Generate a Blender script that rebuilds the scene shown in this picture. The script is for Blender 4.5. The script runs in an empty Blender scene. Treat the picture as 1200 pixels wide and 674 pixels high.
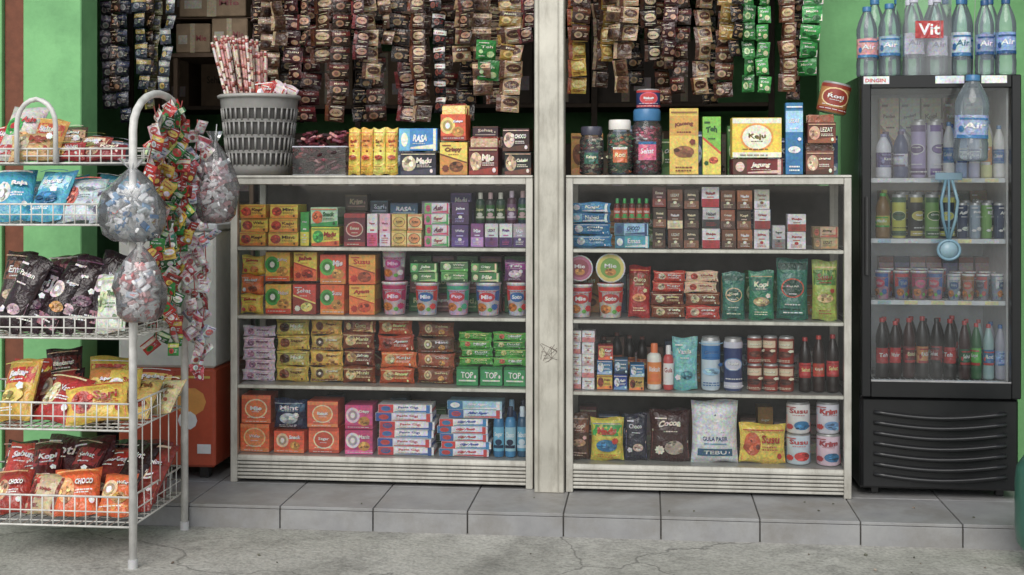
import bpy, math, random
from mathutils import Vector, Matrix, noise
R=random.Random(11)
sc=bpy.context.scene
# ---------------------------------------------------------------- camera model
CX,CY,CZ,TH,F=0.374,-5.0,1.2,math.radians(6),1500.0
GZ=-.085
def W(px,py,y):
    u=(px-600)/F; v=-(py-215)/F
    t=(y-CY)/(math.cos(TH)+u*math.sin(TH))
    return CX+t*(-math.sin(TH)+u*math.cos(TH)), CZ+t*v
def X(px,y=0.0): return W(px,215,y)[0]
def Zp(px,py,y=0.0): return W(px,py,y)[1]
# ---------------------------------------------------------------- colours
_c={}
def C(s):
    if isinstance(s,tuple): return s
    if s in _c: return _c[s]
    h=s if len(s)==6 else ''.join(k*2 for k in s)
    o=[]
    for i in (0,2,4):
        v=int(h[i:i+2],16)/255
        o.append(v/12.92 if v<=.04045 else ((v+.055)/1.055)**2.4)
    l=.3*o[0]+.55*o[1]+.15*o[2]
    o=[min(.76,(l+(v-l)*.86)*.94+.004) for v in o]
    _c[s]=tuple(o); return _c[s]
def sh(c,k): c=C(c); return tuple(min(.8,max(0,x*k)) for x in c)
# ---------------------------------------------------------------- materials
MAT={}
def nmat(name):
    m=bpy.data.materials.new(name); m.use_nodes=True
    nt=m.node_tree; b=nt.nodes['Principled BSDF']; MAT[name]=m
    return m,nt,b
def attr_mat(name,rough,metal=0,var=.12,bump=0,bscale=60,coat=0,spec=.5,nscale=25,pn=0,grime=0):
    m,nt,b=nmat(name); N=nt.nodes; L=nt.links
    a=N.new('ShaderNodeVertexColor'); a.layer_name='Col'
    tc=N.new('ShaderNodeTexCoord')
    n=N.new('ShaderNodeTexNoise'); n.inputs['Scale'].default_value=nscale; n.inputs['Detail'].default_value=5
    L.new(tc.outputs['Object'],n.inputs['Vector'])
    mr=N.new('ShaderNodeMapRange'); mr.inputs[1].default_value=.3; mr.inputs[2].default_value=.7
    mr.inputs[3].default_value=1-var; mr.inputs[4].default_value=1+var
    L.new(n.outputs['Fac'],mr.inputs[0])
    mx=N.new('ShaderNodeVectorMath'); mx.operation='SCALE'
    L.new(a.outputs['Color'],mx.inputs[0]); L.new(mr.outputs[0],mx.inputs['Scale'])
    out=mx.outputs[0]
    if pn:
        n3=N.new('ShaderNodeTexNoise'); n3.inputs['Scale'].default_value=95; n3.inputs['Detail'].default_value=4; n3.inputs['Roughness'].default_value=.7
        L.new(tc.outputs['Object'],n3.inputs['Vector'])
        ma=N.new('ShaderNodeVectorMath'); ma.operation='MULTIPLY_ADD'; L.new(n3.outputs['Color'],ma.inputs[0])
        ma.inputs[1].default_value=(pn*2,)*3; ma.inputs[2].default_value=(1-pn,)*3
        mu=N.new('ShaderNodeVectorMath'); mu.operation='MULTIPLY'; L.new(out,mu.inputs[0]); L.new(ma.outputs[0],mu.inputs[1]); out=mu.outputs[0]
    if grime:
        n4=N.new('ShaderNodeTexNoise'); n4.inputs['Scale'].default_value=6; n4.inputs['Detail'].default_value=10; n4.inputs['Roughness'].default_value=.75
        mp=N.new('ShaderNodeMapping'); mp.inputs['Scale'].default_value=(3,3,.8); L.new(tc.outputs['Object'],mp.inputs[0]); L.new(mp.outputs[0],n4.inputs['Vector'])
        r4=N.new('ShaderNodeMapRange'); r4.inputs[1].default_value=.47; r4.inputs[2].default_value=.72; r4.inputs[3].default_value=0; r4.inputs[4].default_value=grime
        L.new(n4.outputs['Fac'],r4.inputs[0])
        mg=N.new('ShaderNodeMix'); mg.data_type='RGBA'; L.new(r4.outputs[0],mg.inputs[0]); L.new(out,mg.inputs[6]); mg.inputs[7].default_value=(.16,.135,.10,1); out=mg.outputs[2]
    L.new(out,b.inputs['Base Color'])
    b.inputs['Roughness'].default_value=rough; b.inputs['Metallic'].default_value=metal
    b.inputs['Specular IOR Level'].default_value=spec
    b.inputs['Coat Weight'].default_value=coat
    if bump:
        n2=N.new('ShaderNodeTexNoise'); n2.inputs['Scale'].default_value=bscale; n2.inputs['Detail'].default_value=3
        n2.inputs['Distortion'].default_value=.8
        L.new(tc.outputs['Object'],n2.inputs['Vector'])
        bp=N.new('ShaderNodeBump'); bp.inputs['Strength'].default_value=bump; bp.inputs['Distance'].default_value=.01
        L.new(n2.outputs['Fac'],bp.inputs['Height']); L.new(bp.outputs[0],b.inputs['Normal'])
    return m
attr_mat('carton',.4,var=.16,bump=.08,bscale=30,pn=.8)
attr_mat('film',.2,var=.2,bump=1.0,bscale=32,pn=.8)
attr_mat('plas',.3,var=.08,pn=.15)
attr_mat('matte',.75,var=.18,bump=.1,bscale=80)
attr_mat('alu',.42,metal=.45,var=.14,nscale=9,bump=.05,bscale=120,grime=.5)
attr_mat('wire',.4,var=.15,grime=.35)
attr_mat('black',.28,var=.1)
def glass_mat(name,tint,dust,fr=1.45,gr=.03,haze=(.75,.77,.76)):
    m=bpy.data.materials.new(name); m.use_nodes=True; MAT[name]=m
    nt=m.node_tree; N=nt.nodes; L=nt.links
    N.remove(N['Principled BSDF']); out=N['Material Output']
    tr=N.new('ShaderNodeBsdfTransparent'); tr.inputs[0].default_value=(*tint,1)
    gl=N.new('ShaderNodeBsdfGlossy'); gl.inputs['Roughness'].default_value=gr
    df=N.new('ShaderNodeBsdfDiffuse'); df.inputs[0].default_value=(*haze,1)
    f=N.new('ShaderNodeFresnel'); f.inputs[0].default_value=fr
    m1=N.new('ShaderNodeMixShader'); L.new(f.outputs[0],m1.inputs[0]); L.new(tr.outputs[0],m1.inputs[1]); L.new(gl.outputs[0],m1.inputs[2])
    tc=N.new('ShaderNodeTexCoord'); n=N.new('ShaderNodeTexNoise'); n.inputs['Scale'].default_value=4; n.inputs['Detail'].default_value=8
    L.new(tc.outputs['Object'],n.inputs['Vector'])
    mr=N.new('ShaderNodeMapRange'); mr.inputs[1].default_value=.35; mr.inputs[2].default_value=.75; mr.inputs[3].default_value=dust*.3; mr.inputs[4].default_value=dust*1.6
    L.new(n.outputs['Fac'],mr.inputs[0])
    m2=N.new('ShaderNodeMixShader'); L.new(mr.outputs[0],m2.inputs[0]); L.new(m1.outputs[0],m2.inputs[1]); L.new(df.outputs[0],m2.inputs[2])
    L.new(m2.outputs[0],out.inputs[0])
glass_mat('glass',(.98,.99,.985),.018)
glass_mat('fridgeglass',(.88,.91,.92),.05,fr=1.55)
glass_mat('pet',(.96,.97,.98),.07,gr=.08)
glass_mat('petblue',(.93,.97,.99),.15,fr=1.6,gr=.1,haze=(.72,.82,.88))
glass_mat('clearfilm',(.985,.985,.99),.10,fr=1.5,gr=.14,haze=(.85,.86,.88))
def noise_mat(name,c1,c2,scale,rough=.8,bump=.2,bs=40,c3=None,s3=1.2):
    m,nt,b=nmat(name); N=nt.nodes; L=nt.links
    tc=N.new('ShaderNodeTexCoord')
    n=N.new('ShaderNodeTexNoise'); n.inputs['Scale'].default_value=scale; n.inputs['Detail'].default_value=9; n.inputs['Roughness'].default_value=.65
    L.new(tc.outputs['Object'],n.inputs['Vector'])
    r=N.new('ShaderNodeValToRGB'); r.color_ramp.elements[0].position=.33; r.color_ramp.elements[1].position=.68
    r.color_ramp.elements[0].color=(*c1,1); r.color_ramp.elements[1].color=(*c2,1)
    L.new(n.outputs['Fac'],r.inputs[0]); col=r.outputs[0]
    if c3:
        n3=N.new('ShaderNodeTexNoise'); n3.inputs['Scale'].default_value=s3; n3.inputs['Detail'].default_value=7; n3.inputs['Roughness'].default_value=.7
        L.new(tc.outputs['Object'],n3.inputs['Vector'])
        r3=N.new('ShaderNodeValToRGB'); r3.color_ramp.elements[0].position=.45; r3.color_ramp.elements[1].position=.66
        L.new(n3.outputs['Fac'],r3.inputs[0])
        mx=N.new('ShaderNodeMix'); mx.data_type='RGBA'; L.new(r3.outputs[0],mx.inputs[0]); L.new(col,mx.inputs[6]); mx.inputs[7].default_value=(*c3,1)
        col=mx.outputs[2]
    L.new(col,b.inputs['Base Color']); b.inputs['Roughness'].default_value=rough
    n2=N.new('ShaderNodeTexNoise'); n2.inputs['Scale'].default_value=bs; n2.inputs['Detail'].default_value=6
    L.new(tc.outputs['Object'],n2.inputs['Vector'])
    bp=N.new('ShaderNodeBump'); bp.inputs['Strength'].default_value=bump; bp.inputs['Distance'].default_value=.01
    L.new(n2.outputs['Fac'],bp.inputs['Height']); L.new(bp.outputs[0],b.inputs['Normal'])
    return m,nt,b,col
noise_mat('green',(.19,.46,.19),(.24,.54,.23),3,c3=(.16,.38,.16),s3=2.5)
noise_mat('greenshaded',(.10,.27,.10),(.14,.34,.14),3,c3=(.07,.18,.07))  # wall green darkened, the dim interior's shade put into the colour
noise_mat('ceil',(.12,.11,.10),(.2,.19,.17),3)
noise_mat('tile',(.23,.23,.235),(.32,.32,.315),5,rough=.5,bump=.12,c3=(.20,.19,.175),s3=3)
noise_mat('grout',(.06,.06,.055),(.11,.10,.09),30)
m,nt,b,col=noise_mat('concrete',(.29,.285,.255),(.42,.41,.37),6,rough=.85,bump=.55,bs=55,c3=(.48,.47,.43),s3=1.3)
N=nt.nodes; L=nt.links
tc=[n for n in N if n.type=='TEX_COORD'][0]
nz=N.new('ShaderNodeTexNoise'); nz.inputs['Scale'].default_value=2.2; nz.inputs['Detail'].default_value=8
L.new(tc.outputs['Object'],nz.inputs['Vector'])
mxv=N.new('ShaderNodeVectorMath'); mxv.operation='MULTIPLY_ADD'; L.new(nz.outputs['Color'],mxv.inputs[0]); mxv.inputs[1].default_value=(.55,.55,.55); L.new(tc.outputs['Object'],mxv.inputs[2])
vo=N.new('ShaderNodeTexVoronoi'); vo.feature='DISTANCE_TO_EDGE'; vo.inputs['Scale'].default_value=.62; L.new(mxv.outputs[0],vo.inputs['Vector'])
cr=N.new('ShaderNodeMapRange'); cr.inputs[1].default_value=.0008; cr.inputs[2].default_value=.0038; cr.inputs[3].default_value=.55; cr.inputs[4].default_value=1
L.new(vo.outputs['Distance'],cr.inputs[0])
st=N.new('ShaderNodeTexNoise'); st.inputs['Scale'].default_value=3.3; st.inputs['Detail'].default_value=10; st.inputs['Roughness'].default_value=.75
L.new(tc.outputs['Object'],st.inputs['Vector'])
sr=N.new('ShaderNodeMapRange'); sr.inputs[1].default_value=.36; sr.inputs[2].default_value=.5; sr.inputs[3].default_value=.66; sr.inputs[4].default_value=1; L.new(st.outputs['Fac'],sr.inputs[0])
sp=N.new('ShaderNodeTexNoise'); sp.inputs['Scale'].default_value=90; sp.inputs['Detail'].default_value=3; L.new(tc.outputs['Object'],sp.inputs['Vector'])
spr=N.new('ShaderNodeMapRange'); spr.inputs[1].default_value=.3; spr.inputs[2].default_value=.6; spr.inputs[3].default_value=.72; spr.inputs[4].default_value=1.08; L.new(sp.outputs['Fac'],spr.inputs[0])
mm=N.new('ShaderNodeMath'); mm.operation='MULTIPLY'; L.new(cr.outputs[0],mm.inputs[0]); L.new(sr.outputs[0],mm.inputs[1])
mm2=N.new('ShaderNodeMath'); mm2.operation='MULTIPLY'; L.new(mm.outputs[0],mm2.inputs[0]); L.new(spr.outputs[0],mm2.inputs[1])
vs=N.new('ShaderNodeVectorMath'); vs.operation='SCALE'; L.new(col,vs.inputs[0]); L.new(mm2.outputs[0],vs.inputs['Scale']); L.new(vs.outputs[0],b.inputs['Base Color'])
# ---------------------------------------------------------------- mesh builder
class MB:
    def __init__(s): s.v=[];s.f=[];s.m=[];s.c=[];s.s=[];s.mats=[];s.M=None
    def mi(s,m):
        if m not in s.mats: s.mats.append(m)
        return s.mats.index(m)
    def add(s,vs,fs,mat,col,smooth=False):
        o=len(s.v); k=s.mi(mat)
        if s.M is not None: vs=[tuple(s.M@Vector(p)) for p in vs]
        s.v.extend(vs)
        multi=isinstance(col,list)
        if not multi: col=C(col)
        for i,f in enumerate(fs):
            s.f.append(tuple(o+a for a in f)); s.m.append(k); s.c.append(C(col[i]) if multi else col); s.s.append(smooth)
    def box(s,x0,x1,y0,y1,z0,z1,mat,col,b=None):
        if b is None: b=min(x1-x0,y1-y0,z1-z0)*.08; b=min(b,.003)
        cx=((x0+x1)/2,(y0+y1)/2,(z0+z1)/2); hh=((x1-x0)/2,(y1-y0)/2,(z1-z0)/2)
        vs=[];ix={}
        for a in (-1,1):
            for bb in (-1,1):
                for c in (-1,1):
                    sg=(a,bb,c)
                    for ax in range(3):
                        p=[cx[k]+sg[k]*(hh[k]-(0 if k==ax else b)) for k in range(3)]
                        ix[(sg,ax)]=len(vs); vs.append(tuple(p))
        fs=[]
        def orient(f):
            p=[Vector(vs[i]) for i in f]; n=(p[1]-p[0]).cross(p[2]-p[0]); cc=sum(p,Vector())/len(p)-Vector(cx)
            return f if n.dot(cc)>0 else f[::-1]
        for ax in range(3):
            o=[k for k in range(3) if k!=ax]
            for d in (-1,1):
                q=[]
                for (i,j) in ((-1,-1),(1,-1),(1,1),(-1,1)):
                    sg=[0,0,0]; sg[ax]=d; sg[o[0]]=i; sg[o[1]]=j; q.append(ix[(tuple(sg),ax)])
                fs.append(orient(q))
            for i in (-1,1):
                for j in (-1,1):
                    a=[0,0,0]; a[o[0]]=i; a[o[1]]=j; a[ax]=-1; c=list(a); c[ax]=1; a=tuple(a); c=tuple(c)
                    fs.append(orient([ix[(a,o[0])],ix[(c,o[0])],ix[(c,o[1])],ix[(a,o[1])]]))
        for a in (-1,1):
            for bb in (-1,1):
                for c in (-1,1):
                    sg=(a,bb,c); fs.append(orient([ix[(sg,0)],ix[(sg,1)],ix[(sg,2)]]))
        s.add(vs,fs,mat,col)
    def tube(s,pts,r,mat,col,n=6,closed=False):
        P=[Vector(p) for p in pts]; k=len(P); vs=[];fs=[]
        up=None
        for i in range(k):
            if closed: t=(P[(i+1)%k]-P[i-1])
            else: t=(P[min(i+1,k-1)]-P[max(i-1,0)])
            if t.length<1e-9: t=Vector((0,0,1))
            t.normalize()
            if up is None: up=Vector((0,0,1)) if abs(t.z)<.9 else Vector((1,0,0))
            a=t.cross(up)
            if a.length<1e-4: a=t.cross(Vector((0,1,0)))
            a.normalize(); bq=t.cross(a)
            if abs(t.dot(up))>.95: up=a.cross(t)
            for j in range(n):
                an=2*math.pi*j/n; vs.append(tuple(P[i]+a*math.cos(an)*r+bq*math.sin(an)*r))
        for i in range(k if closed else k-1):
            for j in range(n):
                i2=(i+1)%k
                fs.append((i*n+j,i*n+(j+1)%n,i2*n+(j+1)%n,i2*n+j))
        if not closed: fs.append(tuple(range(n))[::-1]); fs.append(tuple((k-1)*n+j for j in range(n)))
        s.add(vs,fs,mat,col,True)
    def lathe(s,prof,mat,col,n=20,cx=0,cy=0,caps=True,sq=1.0):
        vs=[];fs=[];cl=[]
        for (r,z) in prof:
            for j in range(n):
                an=2*math.pi*j/n; vs.append((cx+r*math.cos(an),cy+r*math.sin(an)*sq,z))
        for i in range(len(prof)-1):
            for j in range(n):
                fs.append((i*n+j,i*n+(j+1)%n,(i+1)*n+(j+1)%n,(i+1)*n+j))
                cl.append(col[i] if isinstance(col,list) else col)
        s.add(vs,fs,mat,cl,True)
        if caps:
            if prof[0][0]>1e-4: s.add([vs[j] for j in range(n)],[tuple(range(n))[::-1]],mat,cl[0])
            if prof[-1][0]>1e-4:
                o=(len(prof)-1)*n; s.add([vs[o+j] for j in range(n)],[tuple(range(n))],mat,cl[-1])
    def obj(s,name,loc=(0,0,0),rot=(0,0,0),parent=None):
        me=bpy.data.meshes.new(name); me.from_pydata(s.v,[],s.f)
        for m in s.mats: me.materials.append(MAT[m])
        me.polygons.foreach_set('material_index',s.m); me.polygons.foreach_set('use_smooth',s.s)
        ca=me.color_attributes.new('Col','FLOAT_COLOR','CORNER')
        d=[]
        for f,c in zip(s.f,s.c): d.extend((c[0],c[1],c[2],1.0)*len(f))
        ca.data.foreach_set('color',d); me.update()
        ob=bpy.data.objects.new(name,me); sc.collection.objects.link(ob)
        ob.location=loc; ob.rotation_euler=rot
        if parent: ob.parent=parent
        return ob
def empty(name,loc=(0,0,0)):
    o=bpy.data.objects.new(name,None); sc.collection.objects.link(o); o.location=loc; o.empty_display_size=.05; return o
# ---------------------------------------------------------------- printed labels
_g={}
def glyph(t,bold=.022):
    if (t,bold) in _g: return _g[(t,bold)]
    cu=bpy.data.curves.new('t','FONT'); cu.body=t; cu.resolution_u=2; cu.offset=bold
    ob=bpy.data.objects.new('t',cu); sc.collection.objects.link(ob)
    dg=bpy.context.evaluated_depsgraph_get(); me=ob.evaluated_get(dg).to_mesh()
    v=[(p.co.x,p.co.y) for p in me.vertices]; f=[tuple(p.vertices) for p in me.polygons]
    x0=min(a for a,_ in v);x1=max(a for a,_ in v);y0=min(b for _,b in v);y1=max(b for _,b in v)
    v=[((a-x0)/(x1-x0),(c-y0)/(y1-y0)) for a,c in v]
    bpy.data.objects.remove(ob); bpy.data.curves.remove(cu)
    _g[(t,bold)]=(v,f,(x1-x0)/(y1-y0)); return _g[(t,bold)]
def draw(mb,S,spec,mat):
    l=1
    for q in spec:
        k=q[0]
        if k=='r':
            _,u0,v0,u1,v1,c=q[:6]; nu=max(1,min(8,int((u1-u0)*8)));nv=max(1,min(8,int((v1-v0)*8)))
            vs=[S(u0+(u1-u0)*i/nu,v0+(v1-v0)*j/nv,l) for j in range(nv+1) for i in range(nu+1)]
            fs=[(j*(nu+1)+i,j*(nu+1)+i+1,(j+1)*(nu+1)+i+1,(j+1)*(nu+1)+i) for j in range(nv) for i in range(nu)]
            mb.add(vs,fs,mat,c,True)
        elif k in('e','s'):
            _,cu,cv,ru,rv,c=q[:6]; big=ru*rv>.01; n=18 if big else 10; rings=2 if big else 1; vs=[S(cu,cv,l)];fs=[]
            for rr in range(1,rings+1):
                for j in range(n):
                    a=2*math.pi*j/n; w=rr/rings*(1 if k=='e' or j%2 else .78)
                    vs.append(S(cu+ru*w*math.cos(a),cv+rv*w*math.sin(a),l))
            for j in range(n): fs.append((0,1+j,1+(j+1)%n))
            for rr in range(1,rings):
                for j in range(n):
                    a0=1+(rr-1)*n;a1=a0+n; fs.append((a0+j,a1+j,a1+(j+1)%n,a0+(j+1)%n))
            mb.add(vs,fs,mat,c,True)
        elif k=='t':
            _,cu,cv,wu,hv,t,c=q[:7]; sl=q[7] if len(q)>7 else 0
            ar=q[8] if len(q)>8 else 0; v,f,_a=glyph(t,.05 if len(q)>9 and q[9] else .022)
            mb.add([S(cu+(a-.5)*wu+sl*(b_-.5)*hv,cv+(b_-.5)*hv*(1-.35*ar*(1-(2*a-1)**2))+ar*hv*.35*(1-(2*a-1)**2)+sl*.25*(a-.5)*wu,l) for a,b_ in v],f,mat,c)
        elif k=='p':
            _,pts,c=q; mb.add([S(a,b_,l) for a,b_ in pts],[tuple(range(len(pts)))],mat,c)
        l+=1
WORDS='Choco Kopi Teh Susu Wafer Mie Roti Sabun Keju Madu Gula Krim Vanila Jahe Snack Crispy Mint Soda Cocoa Kripik Pedas Manis Biskuit Kacang CHOCO KOPI Cokelat Stroberi Jagung Kelapa Original Sari Segar Nabati Emas Raja Bintang Sehat Gurih LEZAT Super Pandan Melati Asin RASA Ayam Bakar'.split()
def food(cu,cv,ru,rv,c):
    o=[('e',cu,cv,ru,rv,c)]
    for i in range(9):
        a=R.uniform(0,6.3); d=R.uniform(.2,.85); k=R.uniform(.14,.36)
        o.append((R.choice('ees'),cu+ru*d*math.cos(a),cv+rv*d*math.sin(a),ru*k,rv*k*R.uniform(.6,1.2),sh(c,R.choice([.3,.5,.7,1.5,1.9]))))
    return o
def small(cu,cv,w,n,c,dv=.03):
    o=[]
    for i in range(n):
        u=cu-w*.5
        while u<cu+w*R.uniform(.3,.5):
            q=w*R.uniform(.06,.2); o.append(('r',u,cv-i*dv*1.7,u+q,cv-i*dv*1.7+dv*.7,c)); u+=q+w*.035
    return o
def auto(cols,style,word,w,h):
    c=cols.split() if isinstance(cols,str) else cols
    b,s2,ac,tx=[C(k) for k in c]; m=min(w,h); eu=m/w; ev=m/h
    if not word: word=R.choice(WORDS)
    o=[]; dk=sh(b,.35)
    hv_=sum(map(ord,word)); arc=(0,.6,0,-.5)[hv_%4]; bd=hv_%3>0
    def T(cu,cv,wu,hv,word,c,sl=.1):
        sl=sl*(hv_%3)*.9; wu*=.94
        hv2=min(hv,wu*w/max(1.2,len(word)*.62)/h*1.15)
        return [('t',cu+.014*eu,cv-.016*ev,wu,hv2,word,dk,sl,arc,bd),('t',cu,cv,wu,hv2,word,c,sl,arc,bd)]
    if style=='A':
        o+=[('r',.0,.60,1,.90,s2)]+T(.5,.76,.68,.17,word,tx)+small(.5,.64,.5,1,tx)
        o+=food(.5,.35,.36*eu,.21*ev,ac)+small(.5,.1,.6,2,tx)+[('r',.04,.945,.96,.965,ac),('s',.8,.5,.12*eu,.12*ev,tx)]
    elif style=='B':
        o+=[('p',[(0,0),(1,0),(1,.3),(0,.14)],s2)]+food(.24,.5,.2*min(1,eu*2),.34*ev if ev<1 else .34,ac)+T(.67,.66,.46,.24,word,tx)+small(.67,.42,.4,2,tx,.045)+[('e',.88,.17,.07*eu,.09*ev,tx),('r',.02,.9,.98,.94,ac)]
    elif style=='C':
        o+=[('p',[(0,0),(1,0),(1,.35),(0,.62)],s2),('p',[(0,.62),(1,.35),(1,.40),(0,.67)],ac)]+T(.48,.78,.66,.17,word,tx,.15)
        o+=food(.6,.25,.26*eu,.2*ev,ac)+[('s',.2,.2,.14*eu,.14*ev,tx),('r',.08,.9,.4,.93,tx)]+small(.5,.62,.4,1,tx)
    elif style=='D':
        o+=[('r',0,0,1,.13,s2),('r',0,.87,1,1,s2),('e',.5,.52,.42*eu,.36*ev,ac),('e',.5,.52,.37*eu,.31*ev,s2)]+T(.5,.55,.46*eu,.14*ev,word,tx,0)+small(.5,.40,.3*eu,1,tx)+small(.5,.2,.6,1,tx)+small(.5,.05,.7,1,tx)
    elif style=='E':
        o+=[('r',0,0,1,.42,s2)]+T(.5,.72,.6,.14,word,tx,0)+[('r',.3,.48,.7,.53,ac),('e',.5,.33,.12*eu,.1*ev,tx)]+small(.5,.24,.6,3,ac,.04)
    elif style=='F':
        o+=[('r',0,0,.28,1,s2)]+T(.56,.6,.4,.4,word,tx)+[('p',[(.3,.08),(.95,.08),(.95,.3),(.3,.16)],ac),('e',.14,.5,.09,.32,ac),('r',.90,0,.97,1,ac)]+small(.14,.6,.12,2,tx,.1)+small(.56,.3,.4,1,sh(tx,.7),.06)
    elif style=='G':
        o+=[('r',0,0,1,.18,s2),('e',.28,.58,.30*eu,.33*ev,ac),('e',.28,.58,.2*eu,.22*ev,sh(ac,.5)),('e',.28,.58,.1*eu,.12*ev,tx)]+T(.70,.74,.42,.18,word,tx)+food(.7,.34,.24*eu,.2*ev,(.5,.25,.07))+small(.5,.08,.8,1,tx)
    elif style=='H':
        o+=T(.5,.62,.62,.3,word,tx)+[('r',.1,.24,.9,.32,ac)]+small(.5,.16,.6,1,s2,.05)+[('r',0,.9,1,1,s2),('e',.88,.5,.06*eu,.1*ev,ac)]
    return o
# ---------------------------------------------------------------- product builders (front faces -y, origin bottom centre)
def flatS(w,h,yf):
    return lambda u,v,l:((u-.5)*w,yf-.0003-l*.0002,v*h)
def k_carton(w,h,d,cols,style,word):
    mb=MB(); c=cols.split()
    mb.box(-w/2,w/2,-d/2,d/2,0,h,'carton',c[0],.0012)
    draw(mb,flatS(w*.985,h*.985,-d/2),auto(cols,style,word,w,h),'carton')
    mb.add([(w/2+.0004,-d*.45,h*.1),(w/2+.0004,d*.45,h*.1),(w/2+.0004,d*.45,h*.5),(w/2+.0004,-d*.45,h*.5)],[(0,1,2,3)],'carton',c[1])
    mb.add([(-w*.48,-.0012,h+.0004),(w*.48,-.0012,h+.0004),(w*.48,.0012,h+.0004),(-w*.48,.0012,h+.0004)],[(0,1,2,3)],'carton',sh(c[0],.4))
    return mb
def k_open(w,h,d,cols,style,word):
    mb=MB(); c=cols.split()
    mb.box(-w/2,w/2,-d/2,d/2,0,h*.72,'carton',c[0],.0012)
    draw(mb,flatS(w*.98,h*.7,-d/2),auto(cols,style,word,w,h*.7),'carton')
    n=int(d/.012)
    for i in range(n):
        x=R.uniform(-.01,.01)*w; mb.M=Matrix.Translation((x,-d/2+.01+i*.011,h*.45))@Matrix.Rotation(R.uniform(-.15,.1),4,'X')@Matrix.Rotation(R.uniform(-.07,.07),4,'Y')
        mb.box(-w*.46,w*.46,-.002,.002,0,h*R.uniform(.46,.57),'film',sh(c[R.choice([1,2])],R.uniform(.8,1.1)),.001)
    mb.M=None; return mb
def bagS(w,h,t,kind,seed):
    def S(u,v,l):
        a=abs(2*u-1); q=abs(2*v-1)
        bu=max(0,1-a**2.6)**.62
        bv=max(0,1-q**3.5)**.7 if kind!='pouch' else max(0,(1-v)**.75*1.25 if v>.12 else .55+v*5*.9)
        bv=min(bv,1.05)
        b=bu*bv
        x=(u-.5)*w*(1-.07*math.sin(math.pi*v)) 
        n=noise.noise(Vector((u*4+seed,v*5,seed)))*.006+noise.noise(Vector((u*9+seed,v*11,seed+4)))*.003+math.sin(u*34+seed)*.0008*(1 if .1<v<.9 else 0)
        if q>.9: n+=math.sin(u*70)*.0006
        return (x,-(t/2*b)-.0006-l*.0008-abs(n)*(b>.02),v*h+.004*math.sin(u*6.28+seed)*(q>.9))
    return S
def bagbody(mb,S,c0,nu=16,nv=18):
    for sg in (1,-1):
        vs=[]
        for j in range(nv+1):
            for i in range(nu+1):
                p=S(i/nu,j/nv,0); vs.append((p[0],p[1]*sg,p[2]))
        fs=[];cl=[]
        for j in range(nv):
            for i in range(nu):
                q=(j*(nu+1)+i,j*(nu+1)+i+1,(j+1)*(nu+1)+i+1,(j+1)*(nu+1)+i)
                fs.append(q if sg>0 else q[::-1]); cl.append(sh(c0,.85) if j in(0,nv-1) else c0)
        mb.add(vs,fs,'film',cl,True)
def k_bag(w,h,d,cols,style,word,kind='bag'):
    mb=MB(); c=cols.split(); t=min(d,w*.42,h*.5); seed=R.uniform(0,50); S=bagS(w,h,t,kind,seed)
    bagbody(mb,S,c[0])
    S2=lambda u,v,l:S(.04+u*.92,.07+v*.86,l)
    draw(mb,S2,auto(cols,style,word,w,h),'film')
    return mb
def k_pouch(*a): return k_bag(*a,kind='pouch')
def lathelabel(r,h0,h1,d2=2.4):
    return lambda u,v,l:((r+.0006+l*.0004)*math.sin((u-.5)*d2),-(r+.0006+l*.0004)*math.cos((u-.5)*d2),h0+(h1-h0)*v)
def k_bottle(w,h,d,cols,style,word,mat='plas',cap=None):
    mb=MB(); c=cols.split(); r=w/2; sv=R.uniform(-.025,.02); l0,l1=.26+sv,.52+sv*R.choice([-2,1,2])
    P=[(.8,0),(.96,.012),(1,.05),(.97,.09),(1,.13),(1,.2),(.95,.23),(.95,.55),(1,.59),(.97,.62),(.98,.66),(.8,.76),(.5,.86),(.36,.9),(.36,.93)]
    mb.lathe([(a*r,b_*h) for a,b_ in P],mat,c[0],18)
    mb.lathe([(.42*r,.905*h),(.42*r,.965*h),(.38*r,.972*h)],'plas',cap or c[2],14)
    mb.lathe([(r*.965,l0*h),(r*.965,l1*h)],'film',c[1],18,caps=False)
    draw(mb,lathelabel(r*.967,l0*h,l1*h),[('r',0,0,1,.15,C(c[2])),('t',.5,.55,.58,.26,word or R.choice(WORDS),C(c[3]),.1),('r',.1,.8,.9,.88,C(c[2])),('e',.15,.4,.08,.14,C(c[2]))],'film')
    return mb
def k_pump(w,h,d,cols,style,word):
    mb=MB(); c=cols.split(); r=w/2
    P=[(.9,0),(1,.03),(1,.68),(.85,.76),(.45,.8)]
    mb.lathe([(a*r,b_*h) for a,b_ in P],'plas',c[0],18)
    mb.lathe([(.5*r,.795*h),(.5*r,.97*h),(.42*r,h)],'plas',c[2],14)
    draw(mb,lathelabel(r,.06*h,.66*h),[('r',0,.1,1,.9,C(c[1])),('t',.5,.65,.66,.18,word or R.choice(WORDS),C(c[3])),('r',.1,.2,.9,.3,C(c[2])),('e',.5,.4,.25,.1,C(c[2]))],'plas')
    return mb
def k_can(w,h,d,cols,style,word):
    mb=MB(); c=cols.split(); r=w/2
    mb.lathe([(.86*r,0),(.88*r,.01*h),(r,.06*h),(r,.93*h)],'plas',[C('999'),c[0],c[0]],20)
    mb.lathe([(r,.93*h),(.9*r,.975*h),(.9*r,h),(.84*r,h),(.82*r,.98*h)],'alu','bbb',20)
    draw(mb,lathelabel(r,.06*h,.93*h,2.6),auto([c[0],c[1],c[2],c[3]],style,word,w*1.1,h),'plas')
    return mb
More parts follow.
